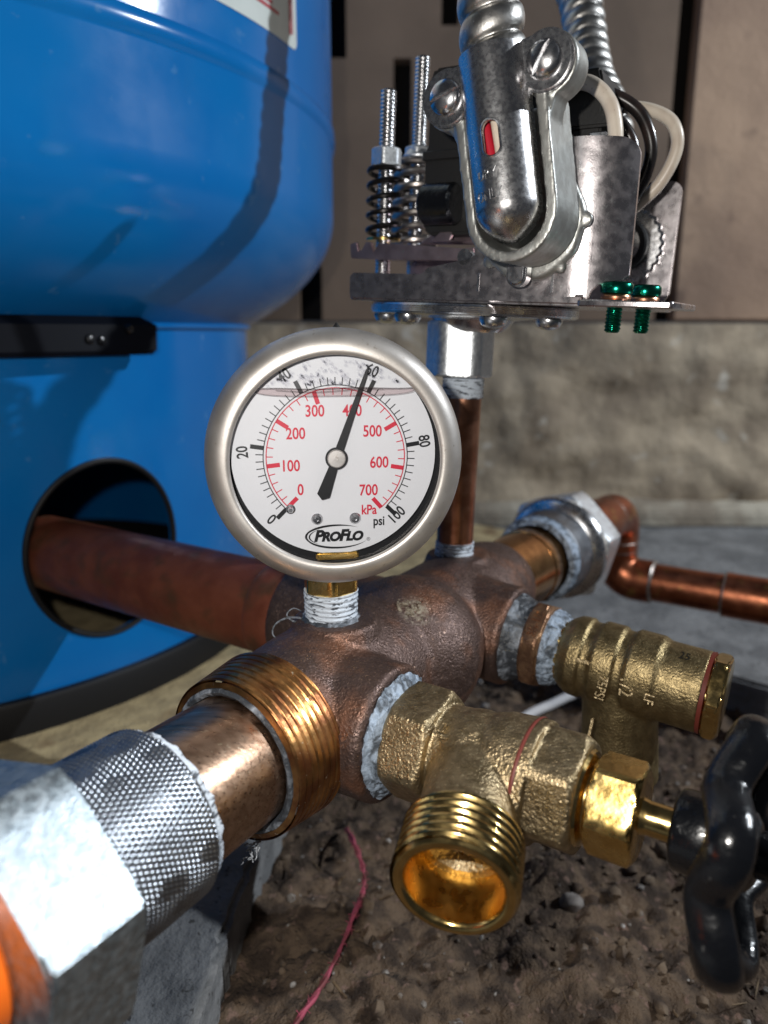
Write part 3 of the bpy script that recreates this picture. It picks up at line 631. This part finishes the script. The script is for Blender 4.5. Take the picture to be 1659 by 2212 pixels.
for s_ in (20.0, 43.5):
    g = G(); box(g, FW, s_ - .35, s_ + .35, 1.4, 6.8, 30.2, 30.45); bev(g, "stiffening_crease", zinc, ps, .1, 1)
g = G(); prism(g, FW, [(0, 0), (0, 38), (3, 41), (58, 41)] + [(58.2 + 4.2 * math.sin(q), 36.8 + 4.2 * math.cos(q)) for q in np.radians(np.arange(10, 91, 16))] + [(62.5, 4.4), (60, 0)], -36.6, -35); bev(g, "back_wall", sheet, ps, .4, 2)
# tilting tray under the springs
g = G(); prism(g, FW, [(-27, 1), (-27, 11.6), (-24, 13.4), (10, 15.5), (22, 15.5), (22, 1)], -9, -7.8); bev(g, "inner_plate", zincd, ps, .3, 1)
g = G(); box(g, FS, -33.6, 13.5, -20.2, 24, 13.3, 14.4)
prism(g, FW, [(-34, 12.2), (-34.5, 16.9), (-31.6, 17.6), (-30.6, 14.6), (-29.8, 14.6), (-27.9, 17.6), (-25.6, 17.4), (-24.4, 14.4), (-22.5, 17.2), (9.5, 14.9), (13.5, 15.2), (14, 12.4), (11.5, 11.2), (-4, 11.4), (-20, 11.6)], 20, 21.4)
bev(g, "pressure_tray", zincd, ps, .3, 2)
g = G(); prism(g, FW, [(-16, 18.0), (-7, 24), (-1, 24.6), (2, 24), (15, 24), (15, 17.5)], 4, 5.4); prism(g, FW, [(-7.5, 18), (-2.8, 21.6), (-1.2, 22.6), (1.2, 20.6), (0.5, 18.6), (7, 17.4)], 12, 13.3)
bev(g, "toggle_plate", zincd, ps, .3, 1)
g = G(); turned(g, FW, [(2.4, 27.5), (2.4, 30.2)], 24); g.v[0] += 14.6 * e1 + 11.6 * e3; g.obj("pivot_eyelet", zinc, ps)
# studs with nuts and springs
def stud(s_, w_, z0, z1, zn0, zn1, zs0, zs1, rs, wr, turns, spm, cone):
    f = Fr(sw(s_, w_, 0), e3, e1)
    g = G(); thread(g, f, 2.85, .38, 1.27, z0, z1, 28, 5); turned(g, f, [(2.6, z1), (1.9, z1 + .5)], 28); o = g.obj("stud", zinc, ps, smooth=70)
    g = G()
    if cone: turned(g, f, [(5.9, zn0), (6.0, zn0 + 1), (5.4, zn0 + 1.8), (4.6, zn1), (3, zn1 + 1.2)], 32); hexa(g, f, 9.6, zn0 + 1.4, zn1 + .6, math.radians(-40), .1)
    else: hexa(g, f, 9.7, zn0, zn1, math.radians(-40), .09)
    g.obj("nut", nutz, ps)
    t = np.linspace(0, 1, turns * 26); a = 2 * np.pi * turns * t; zz = zs0 + wr + (zs1 - zs0 - 2 * wr) * np.clip((t - .06) / .88, 0, 1)
    g = G(); sweep(g, f.P(np.c_[rs * np.cos(a), rs * np.sin(a), zz]), wr, 9); g.obj("spring", spm, ps)
    return f
f1 = stud(-31, -5, 6, 68.5, 44.2, 50.2, 20.5, 44.2, 5.9, .95, 5, springb, False)
f2 = stud(-29.5, 15, 8, 84, 50.0, 53.6, 18, 50, 8.0, 1.35, 7, springg, True)
g = G(); turned(g, f1, [(6.2, 19.4), (6.2, 20.3)], 32); g.obj("washer", brass, ps)
# contact blocks
g = G(); prism(g, FW, [(-10, 22), (-10.5, 46), (-9.5, 47.6), (-9.5, 69), (-8, 70.5), (10, 70.5), (10, 20), (-7, 20)], 2, 14); bk = bev(g, "contact_block", plastic, ps, .9, 2)
g = G(); turned(g, Fr(sw(-7.2, -18, 29), e1, e3), [(5.6, 0), (6.4, .8), (6.4, 11), (5.6, 12)], 36); g.obj("contact_drum", blackgloss, bk)
g = G(); box(g, FW, -10.8, 10, 43, 46, 14, 15); bev(g, "block_rib", plastic, bk, .4, 1)
g = G(); prism(g, FW, [(12, 40), (12, 66), (44, 66), (46, 60), (46, 40)], -14, 8); box(g, FW, 30, 49.5, 49.5, 53.6, -12, 10); box(g, FW, 31, 50, 42, 47, -12, 10.5); box(g, FW, 29, 31.5, 40, 62, -12, 10)
bev(g, "terminal_block", plastic, ps, .7, 2)
for s_ in (34, 44):
    g = G(); box(g, FW, s_, s_ + 5, 44.2, 47.6, 10.6, 12.2); bev(g, "terminal_plate", zinc, ps, .3, 1)
# green grounding screws
for i, (s_, w_) in enumerate(((60.8, -25), (65.2, -10))):
    f = Fr(sw(s_, w_, 0), e3, e1); g = G()
    turned(g, f, [(2.9, 1.6), (4.4, 1.8), (4.6, 2.6), (4.5, 4.2), (3.9, 4.9), (.5, 5.0)], 36); thread(g, f, 2.35, .38, 1.05, -8.6, 1.8, 32, 6); turned(g, f, [(2.1, -8.6), (1.6, -9.1)], 28)
    g.obj("ground_screw", green, ps, smooth=50)
    g = G(); a = np.radians(np.linspace(150, 420, 26)); sweep(g, f.P(np.c_[3.3 * np.cos(a), 3.3 * np.sin(a), np.full(26, .75)]), .95, 10); g.obj("wire_loop", copwire, ps)

# strain relief connectors
def connector_front():
    t = thing("conduit_connector", "bright angled strain relief clamp with two slotted screws on the switch front", "conduit connector", sw(42.3, -36, 6))
    aax = nz(e1 * -.205 + e3 * .979); sx = nz(e1 * .979 + e3 * .205)
    F_ = Fr(sw(40.2, -52, 12.6), -U, sx); F_.y = aax           # x across, y along, z outward
    # cast saddle: a deep U with lugs
    def upath(r, top): return [(-r, top)] + [(r * math.cos(q), 8.5 + r * math.sin(q)) for q in np.radians(np.linspace(180, 360, 22))] + [(r, top)]
    g = G(); o_, i_ = upath(12.8, 36), upath(9.9, 36); prism(g, F_, o_ + i_[::-1], -17, 1.2)
    prism(g, F_, upath(11, 36), -17, -13)
    for s_ in (-1, 1): turned(g, Fr(F_.p(13.6 * s_, 40.4, 0), -U), [(7.3, -9), (7.6, -8), (7.6, -.2), (7.3, .3)], 40); prism(g, F_, [(s_ * 9.9, 28), (s_ * 12.8, 28), (s_ * 16, 36), (s_ * 9.6, 36)], -9, .2)
    mesh_obj("saddle", fused(g, .55, 4, .5), cast, t, smooth=180)
    g = G(); turned(g, Fr(sw(36, 0, 20.5), -U, e1), [(16, 30.4), (16, 32.6), (15, 33.6), (9, 34)], 64, lambda th, r, z: r + .25 * np.sin(th * 9)); 
    ball(g, sw(52, -32, 21), 2.4, 8, (1, 1, .4), Fr(A(0, 0, 0), -U, e1)); ball(g, sw(24, -32, 10), 2.2, 8, (1, 1, .4), Fr(A(0, 0, 0), -U, e1)); ball(g, sw(46, -32, 8.4), 2.0, 8, (1, 1, .4), Fr(A(0, 0, 0), -U, e1))
    mesh_obj("flange", fused(g, .6, 3, .5), cast, t, smooth=180)
    g = G(); prism(g, FW, rrect(32.6, 38.8, 2.6, 11.6, 3.0, 6), 34.4, 39.4); bev(g, "locking_tab", zinc, t, .9, 3)
    # strap: long half round cap
    nb, nt_ = 44, 33; V_ = []; bs = np.r_[np.linspace(0.15, 9, 14), np.linspace(9.6, 46.5, nb - 14)]
    for b_ in bs:
        r = 8.7 * (min(1, (1 - ((9 - b_) / 9) ** 2)) ** .80 if b_ < 9 else 1)
        zc = 1.0 if b_ > 9 else 1.0 - .10 * (9 - b_)
        for q in np.radians(np.linspace(-100, 100, nt_)): V_.append(F_.p(max(r, .25) * math.sin(q), b_, zc + max(r, .25) * math.cos(q) * 1.08))
    g = G(); g.add(V_, grid_faces(nb, nt_, False)); me = g.mesh()
    me = modded(me, [('SOLIDIFY', dict(thickness=.9, offset=-1))])
    hx, hy = .8, 24.6
    cg = G(); prism(cg, F_, rrect(hx - 2.1, hx + 2.1, hy - 4.2, hy + 4.2, 2.0, 6), 2, 16)
    st = mesh_obj("strap", cut(me, [cg.mesh()]), zincm, t, smooth=50)
    for s_ in (-1, 1):      # ears of the strap
        c_ = (13.6 * s_, 40.4); pl = [(c_[0] + 7.2 * math.cos(q), c_[1] + 7.2 * math.sin(q)) for q in np.radians(np.linspace(-128, 112, 30))]
        pl = [(s_ * abs(a) if False else a, b_) for a, b_ in pl]
        if s_ < 0: pl = [(-(-c_[0] + 7.2 * math.cos(q)), c_[1] + 7.2 * math.sin(q)) for q in np.radians(np.linspace(-128, 112, 30))]
        pl = pl + [(s_ * 7.6, 47.0), (s_ * 7.6, 30.5)]
        g = G(); prism(g, F_, pl, .7, 2.6); bev(g, "ear", zincm, st, .6, 2)
        f = Fr(F_.p(c_[0], c_[1], 2.6), -U, sx); g = G(); turned(g, f, [(4.6, 0), (4.6, .6), (4.0, 1.7), (2.6, 2.6), (.3, 3.0)], 40)
        sg = G(); a_ = math.radians(52 if s_ > 0 else 8); fs_ = Fr(f.o, f.z, sx * math.cos(a_) + aax * math.sin(a_)); box(sg, fs_, -6, 6, -.55, .55, 1.3, 5)
        mesh_obj("screw", cut(g.mesh(), [sg.mesh()]), zinc, t, smooth=40)
    # raised rim round the window
    g = G(); lp = rrect(hx - 2.25, hx + 2.25, hy - 4.35, hy + 4.35, 2.15, 6)
    sweep(g, np.array([F_.p(a, b_, 1.0 + 1.08 * math.sqrt(max(0, 8.7 ** 2 - a * a)) + .05) for a, b_ in lp]), .32, 8, True); g.obj("window_rim", zinc, st)
    g = G(); sweep(g, np.array([F_.p(hx - 2.7 - .10 * k, hy + k, 5.6) for k in range(-6, 7)])[::-1], 1.5, 12); g.obj("inner_bushing", wirered, t)
    g = G(); sweep(g, np.array([F_.p(hx + .25 + .05 * k, hy - k, 6.0) for k in range(-6, 7)]), 1.35, 12); g.obj("inner_wire", wirew, t)
    def emb(txt, y0, size):
        q = Fr(F_.p(-1.6, y0, 1.0 + 9.4), -U, sx); q.y = aax
        # letters run across; bend them round the strap
        q2 = Fr(F_.p(-1.4, y0, 10.4), -U, aax); me_ = letters(txt, size, q, .3, .85, offset=.04)
        a = np.empty(len(me_.vertices) * 3); me_.vertices.foreach_get("co", a); p_ = a.reshape(-1, 3) - F_.o
        x, y, z_ = p_ @ F_.x, p_ @ F_.y, p_ @ F_.z; zz = 1.0 + 1.08 * np.sqrt(np.maximum(0, 8.72 ** 2 - x * x)) + (z_ - 10.4) - .02
        me_.vertices.foreach_set("co", (F_.o + np.outer(x, F_.x) + np.outer(y, F_.y) + np.outer(zz, F_.z)).ravel()); return me_
    mesh_obj("embossed_lettering", emb("DRY", 16.6, 3.4), zinc, st, smooth=30); mesh_obj("embossed_lettering", emb("ONLY", 11.6, 3.4), zinc, st, smooth=30)
    return F_, aax
CF, caax = connector_front()
def conduit(pts, rad, label, pitch, hand):
    P = smooth_path(pts, 30); d = np.r_[0, np.cumsum(np.linalg.norm(np.diff(P, axis=0), axis=1))]; n = int(d[-1] / .45)
    P = np.stack([np.interp(np.linspace(0, d[-1], n), d, P[:, i]) for i in range(3)], 1)
    def fn(th, s, r):
        ph = (s / pitch + hand * th / (2 * np.pi)) % 1
        return rad - 1.25 + 1.25 * np.sqrt(np.maximum(0, np.sin(np.pi * np.clip(ph / .88, 0, 1)))) * (1 - .15 * ph) - .25 * (ph > .88)
    g = G(); sweep(g, P, rad, 40, fn=fn); o = g.obj("flexible_conduit", mat("conduit_zinc", (.52, .51, .49), 1, .33, (.38, .37, .35), 5, .4, .62, .46, 3, bump=[(.8, .05)], speck=((.7, .68, .66), 1, .64, .7)) if "conduit_zinc" not in MATS else MATS["conduit_zinc"], origin=P[0], smooth=75)
    tag(o, label, "conduit", "flexible metal conduits"); return o
conduit([CF.p(-.3, 40, -.8), CF.p(-.3, 52, -.6), CF.p(.6, 62, 0), CF.p(1.6, 76, 1), CF.p(2, 96, 2)], 8.6, "nearer ribbed metal conduit rising out of the clamp with two screws", 7.4, -1)
conduit([sw(-30, 97, 185), sw(-7.7, 93, 135.4), sw(-3.2, 93, 127.9), sw(0.5, 91, 120.6), sw(4.0, 87, 111.2), sw(7.6, 82, 101.6), sw(12.2, 75, 91.5), sw(17.9, 67, 81.4), sw(26.2, 57, 69.3), sw(40, 50, 34)], 8.9, "farther ribbed metal conduit curving down behind the white wires", 6.6, -1)
rc = thing("conduit_connector", "rear conduit connector with a ribbed locknut on the back plate of the switch", "conduit connector", sw(45, 36, 8))
fb = Fr(sw(46, 36, 20), -U, e1)
g = G(); turned(g, fb, [(8.6, 1.5), (13, 1.5), (13, 3.6), (12, 4.4), (9, 4.6)], 208, lambda th, r, z: r + (.3 * np.clip(np.sin(th * 26) * 3, -1, 1) if r > 11 else 0)); g.obj("locknut", zincm, rc, smooth=30)
g = G(); turned(g, fb, [(8.8, 1.8), (8.8, 9), (8.2, 9.6), (6.4, 9.6), (6.2, 3)], 48, None, False, False); g.obj("throat_bushing", rubber, rc)
g = G(); turned(g, fb, [(11, -1), (12, -2), (11.5, -16), (10, -18)], 48); g.obj("connector_barrel", cast, rc)
# wires
def wire(pts, r, m, label, group):
    g = G(); sweep(g, smooth_path([sw(*p) for p in pts], 8), r, 14); tag(g.obj("wire", m, origin=sw(*pts[len(pts) // 2])), label, "wire", group)
wire([(28, -10, 58), (35, -11, 61), (41, -12, 61.2), (46, -12.5, 58.5), (49.8, -13, 54), (51.8, -13, 48), (52.4, -13, 42), (52.2, -13, 34), (51, -12, 26)], 2.2, wirew, "cream wire arching from the terminal down behind the front plate", "switch wires")
wire([(28, 13, 60.6), (36, 14, 61), (47, 15, 60.2), (55, 15, 58.2), (60.6, 15, 54.8), (63.2, 15, 49.5), (62.6, 15, 43.6), (59.2, 15, 36.8), (54, 15, 31.6), (50, 15, 27.5), (47, 22, 22)], 2.0, wirew, "cream wire in a wide loop, outermost of the bundle at the right", "switch wires")
wire([(28, 3, 64.5), (36, 4, 64), (45, 6, 61.4), (51.5, 8, 57.4), (55.2, 9, 52), (57, 10, 45.5), (56, 10, 38.5), (53.2, 10, 32.5), (50, 12, 27)], 2.0, wireb, "black wire arching between the two cream wires", "switch wires")
wire([(30, -2, 57), (40, 0, 57), (47, 3, 54), (51.5, 5, 48.5), (53.2, 6, 42), (52.6, 8, 35), (50, 10, 29)], 2.0, wireb, "inner black wire hugging the terminal block", "switch wires")
wire([(-6, 18, 44), (-9, 20, 50), (-11.5, 20, 57), (-11, 20, 63), (-8, 20, 68)], 2.3, wirew, "short cream wire behind the black contact block, left side", "switch wires")

# ---------------------------------------------- boiler drain valve
D0 = ax(-11.5); dv = thing("drain_valve", "sand cast brass drain valve with threaded outlet and black handwheel", "valve", D0 + 50 * V - 20 * Z)
fv = Fr(D0, V, Z)
oa = nz(A(-.25, -.95, -.165)); P0 = D0 + 53 * V + A(-1.4, 0, 0)
g = G(); hexa(g, fv, 27, 30, 42.5, math.radians(8), .08)
turned(g, fv, [(11.5, 40), (12.2, 46), (12.4, 52), (14.2, 58), (14.6, 64.6), (14.6, 66)], 56)
turned(g, Fr(P0, oa, Z), [(11.6, -6), (11.6, 4), (11.2, 20), (11.2, 25)], 56); ball(g, P0, 13.3, 14)
hexa(g, fv, 25.4, 66, 78.5, math.radians(20), .10); turned(g, fv, [(14.6, 64), (14.6, 68)], 48)
cu = G(); turned(cu, Fr(P0, oa, Z), [(8.2, 12), (8.2, 40)], 40)
dvb = mesh_obj("body", cut(fused(g, .48, 2, .5), [cu.mesh()]), brasscast, dv, smooth=180)
g = G(); turned(g, fv, [(14.75, 64.9), (14.95, 65.3), (14.75, 65.8)], 72, None, False, False); g.obj("gasket_line", redpaint, dv)
g = smear(fv, [(11.2, 26.0), (15.4, 26.8), (16.4, 28.0), (15.0, 29.4), (12.4, 31.2)], 3, .6, .9); g.obj("sealant_ring", tape, dv, smooth=60)
g = G(); thread(g, fv, 11.4, .5, 1.8, 24, 32, 56, 6); g.obj("inlet_thread", tape, dv)
fo = Fr(P0, oa, Z)
g = G(); thread(g, fo, 13.5, .8, 2.1, 24, 36.2, 88, 9, 0, False, -.35)
turned(g, fo, [(13.0, 36.2), (12.6, 37), (11.2, 37.2), (10.5, 36.7), (10.3, 36.0)], 72, None, False, False)
g.obj("hose_outlet", brass, dv, smooth=50)
g = G(); turned(g, fo, [(10.3, 36.1), (10.15, 30), (10.1, 22.4), (9.2, 21.2), (8.4, 20.8)], 72, None, False, False); turned(g, fo, [(8.45, 20.9), (8.45, 12)], 6, None, False, True); g.obj("outlet_bore", mat("golden_bore", (.92, .60, .17), 1, .24, (.82, .50, .12), 4, .4, .6, .34, 3, bump=[(1.2, .03)]), dv, smooth=20)
g = G(); turned(g, fv, [(11.2, 78.2), (10.6, 79.2), (8.6, 79.8), (8.2, 81.5)], 48, None, True, True); g.obj("bonnet_collar", brass, dv)
g = G(); hexa(g, fv, 20.4, 80.4, 91, math.radians(-6), .08); bev(g, "packing_nut", brassy, dv, .3, 2)
g = G(); turned(g, fv, [(4.2, 90.6), (3.9, 91.6), (3.7, 92.5), (3.7, 106)], 32); g.obj("stem", brass, dv)
# handwheel: scalloped rim, four arms, hub
hwn = nz(V + .07 * A(-.38, -.73, .57)); hw = Fr(D0 + 107 * V - 104.2 * hwn, hwn, Z)
g = G(); NL = 6; t = np.linspace(0, 2 * np.pi, 200, endpoint=False)
rr = 22.8 + 2.5 * np.cos(NL * t + .5)
path = hw.P(np.c_[rr * np.cos(t), rr * np.sin(t), 107.5 + 1.6 * np.cos(NL * t + .5)])
sweep(g, path, 4.2, 20, True, lambda th, s_, r: 1 / np.sqrt((np.cos(th) / 4.4) ** 2 + (np.sin(th) / 3.1) ** 2), hw.z)
turned(g, hw, [(7.6, 95.2), (8.6, 95.8), (8.8, 101), (8.0, 110), (6.0, 111.4)], 40)
for k in range(3):
    a = 2 * np.pi * (k - .08) / 3; d = A(math.cos(a), math.sin(a))
    sweep(g, hw.P(np.array([[d[0] * q, d[1] * q, 104.5 + 2.2 * (q - 5) / 20] for q in np.linspace(4, 22, 12)])), [3.2 - .4 * i / 11 for i in range(12)], 12)
whl = mesh_obj("handwheel", fused(g, .5, 3, .5), blackgloss, dv, smooth=180)
g = G(); turned(g, hw, [(4.8, 111), (4.8, 114.5), (3.4, 115.6), (.4, 116)], 24); g.obj("wheel_screw", blackgloss, whl)
# raised foundry marks
for i, (a_, k0) in enumerate(((-34, 46), (-34, 51), (-34, 56))):
    q = Fr(D0 + (k0) * V, A(0, 0, 1), V); f = Fr(D0 + k0 * V + 12.6 * (Z * math.cos(math.radians(a_)) - U * math.sin(math.radians(-a_))), Z * math.cos(math.radians(a_)) - U * math.sin(math.radians(-a_)), V)
    g = G(); box(g, f, -1.6, 1.6, -2.4 + i * .4, -1.2, -.8, .55); box(g, f, -1.6, -.4, -1.2, 2.0 - i * .6, -.8, .55); bev(g, "raised_mark", brasscast, dvb, .35, 2)

# ---------------------------------------------- bushing and relief valve
bu = thing("hex_bushing", "bronze hex bushing smeared with white sealant between the tee and relief valve", "pipe fitting", RF.p(0, 0, 37))
g = G(); hexa(g, RF, 27.6, 34.6, 41.4, math.radians(-22), .05); bev(g, "hex_body", bush, bu, .5, 2)
g = smear(RF, [(14.2, 27.2), (15.9, 28.0), (14.9, 30.4), (13.8, 32.6), (13.2, 35.2)], 1); g.obj("sealed_thread", pasted, bu)
g = smear(RF, [(13.2, 40.6), (13.0, 42.5), (12.0, 45), (10.2, 47.4)], 2, .5, 1.0); g.obj("sealant_ring", tape, bu)
cam_dir = nz(A(-78, -225, 95)); side = nz(cam_dir - RV * (cam_dir @ RV))
an = math.radians(-22); cands = [math.radians(-22) + k * math.pi / 3 for k in range(6)]
best = max(cands, key=lambda q: (RF.x * math.cos(q) + RF.y * math.sin(q)) @ (side + .2 * Z)); nn = RF.x * math.cos(best) + RF.y * math.sin(best)
q = Fr(RF.p(0, 0, 38) + nn * 13.8, nn, -np.cross(RV, nn)); mesh_obj("raised_lettering", letters("3/4-1/2", 4.2, q, .6, .82, offset=.05), bush, bu, smooth=30)
rv = thing("relief_valve", "brass pressure relief valve with downward outlet marked 75 PSI", "valve", RF.p(0, 0, 66) - 36 * Z)
kk = lambda L: [(r, 46 + (z - 46) * .9) for r, z in L]
g = G(); turned(g, RF, kk([(10.4, 46), (12.2, 48.6), (13.4, 51), (13.6, 55), (12.6, 56), (12.6, 58.5), (13.7, 60), (13.7, 67), (12.7, 68), (12.7, 70.5), (13.9, 72), (13.9, 80.5), (13.2, 82), (12.9, 83), (12.9, 96.4)]), 72)
od = nz(-Z + .05 * RV); turned(g, Fr(RF.p(0, 0, 65.5), od, RV), [(12, 0), (12.2, 20), (12.6, 30), (12.9, 37.5), (12.4, 38.2)], 56)
rvb = mesh_obj("body", fused(g, .48, 2, .4), reliefcast, rv, smooth=180)
g = G(); turned(g, RF, [(10.9, 46), (10.9, 48.8)], 48); g.obj("inlet_collar", brassy, rv)
g = G(); turned(g, RF, [(12.8, 91.2), (13.0, 92.4)], 56); g.obj("red_sealant_line", redpaint, rv)
g = G(); hexa(g, RF, 24.4, 92.2, 97.4, math.radians(-8), .05); bev(g, "hex_cap", brass, rv, .4, 2)
dn = nz(np.cross(RV, side)); dn = dn if dn[2] < 0 else -dn
q0 = RF.p(0, 0, 66) + side * 13.1
def rl(name, txt, k, d, size, xdir, ext=.4, xs=.8):
    q = Fr(q0 + RV * k + dn * d, side, xdir); mesh_obj(name, letters(txt, size, q, ext, xs), brasscast, rvb, smooth=30)
rl("raised_lettering", "75PSI", -2.5, 7.2, 4.3, dn); rl("raised_lettering", "1/2", 4.6, 4.6, 6.0, nz(dn + RV * .1)); rl("raised_lettering", "LF", 11.8, 6.2, 4.2, dn)
q = Fr(q0, side, RV); q.y = -dn
g = G(); box(g, q, -13, -4.6, -1.4, -.4, -1.5, .45); box(g, q, -3.2, -2.4, -24.5, -17, -2.4, -.2); prism(g, q, [(-4.0, -22.6), (-2.8, -26), (-1.6, -22.6)], -2.4, -.2); bev(g, "raised_arrow", brasscast, rvb, .25, 2)
tn = nz(Z * .86 + side * .45); tn = nz(tn - RV * (tn @ RV)); q = Fr(RF.p(0, 0, 84.5) + tn * 12.95, tn, np.cross(tn, RV) * -1); mesh_obj("date_stamp", wrap(letters("25", 4.2, Fr(q.o, tn, RV), .03, .8), Fr(q.o, tn, RV), 12.95, .02), black, rvb, smooth=0)

# ---------------------------------------------- rear nipple, union and copper line
RU = nz(U + .055 * V); fr2 = Fr(ax(112), RU, Z)
g = G(); turned(g, fr2, [(16.6, 0), (16.6, 28), (17.1, 28.6), (17.1, 34), (16.2, 36), (16.2, 46)], 64); o = g.obj("pipe_nipple", mat("bright_bronze", (.66, .36, .15), 1, .24, (.48, .25, .10), 6, bump=[(2, .05)]), origin=fr2.p(0, 0, 20))
tag(o, "shiny orange bronze nipple at the far end of the tee, behind the relief valve", "pipe nipple")
ru = thing("pipe_union", "grey zinc union with fine knurling and hex flange, behind the relief valve", "pipe union", fr2.p(0, 0, 60) - 28 * Z)
g = smear(fr2, [(17.2, 41), (19.4, 42), (20.2, 44.5), (20.6, 47)], 4, .4, .8); g.obj("sealant_ring", tape, ru)
g = G(); knurl(g, fr2, 20.6, 46, 64, 110, .3, 4, 1.1); g.obj("knurled_collar", knz, ru, smooth=60)
g = G(); turned(g, fr2, [(20.6, 62), (23.6, 63.4), (25.2, 65.6), (25.6, 68), (24, 69)], 72, None, False, False); g.obj("rounded_shoulder", zinc, ru)
g = G(); hexa(g, fr2, 49, 66.5, 83, math.radians(45), .03, c0=1.06); bev(g, "hex_nut", nutz, ru, .5, 2)
cl = thing("copper_line", "copper pipe with soldered elbows running to the right behind the relief valve", "pipe", fr2.p(0, 0, 150) - 48 * Z)
def rp(z_): return fr2.p(0, 0, z_)
el = rp(162); dnp = el - 40 * Z
def elbow(c, d0, d1, R, r, name):
    o_ = c + (d0 + d1) * R; q = [o_ - d1 * R * math.cos(t) - d0 * R * math.sin(t) for t in np.linspace(0, np.pi / 2, 16)]
    # q runs from c + d0*R to c + d1*R
    g = G(); path = np.array([c + d0 * (R + 9)] + [o_ - d1 * R * math.cos(t) - d0 * R * math.sin(t) for t in np.linspace(0, np.pi / 2, 16)] + [c + d1 * (R + 9)]); sweep(g, path, r, 36)
    e_ = g.obj(name, copper, cl, smooth=50)
    for d in (d0, d1):
        g = G(); turned(g, Fr(c + d * (R + 9), d), [(r + .02, -.5), (r + .12, -.1), (r - .3, .5), (r - 1.4, 1.1)], 40, None, False, False); g.obj("solder_ring", solder, e_)
g = G(); turned(g, Fr(rp(76), RU, Z), [(12.6, 0), (13.2, 2), (13.2, 60), (12.7, 63)], 40); g.obj("tailpiece", copper, cl)
elbow(el, -RU, -Z, 14, 12.7, "elbow"); elbow(dnp, Z, V, 14, 12.7, "elbow")
g = G(); turned(g, Fr(dnp, V, Z), [(11.2, 20), (11.2, 260)], 40); g.obj("pipe_run", copper, cl)
g = G(); turned(g, Fr(dnp + 62 * V, V, Z), [(11.3, -.2), (12.7, .3), (12.7, 44), (11.3, 44.8)], 40); cp = g.obj("coupling", copper, cl)
for d in (0, 44):
    g = G(); turned(g, Fr(dnp + (62 + d) * V, V if d else -V, Z), [(12.72, -.5), (12.82, -.1), (12.3, .5), (11.2, 1.1)], 40, None, False, False); g.obj("solder_ring", solder, cp)
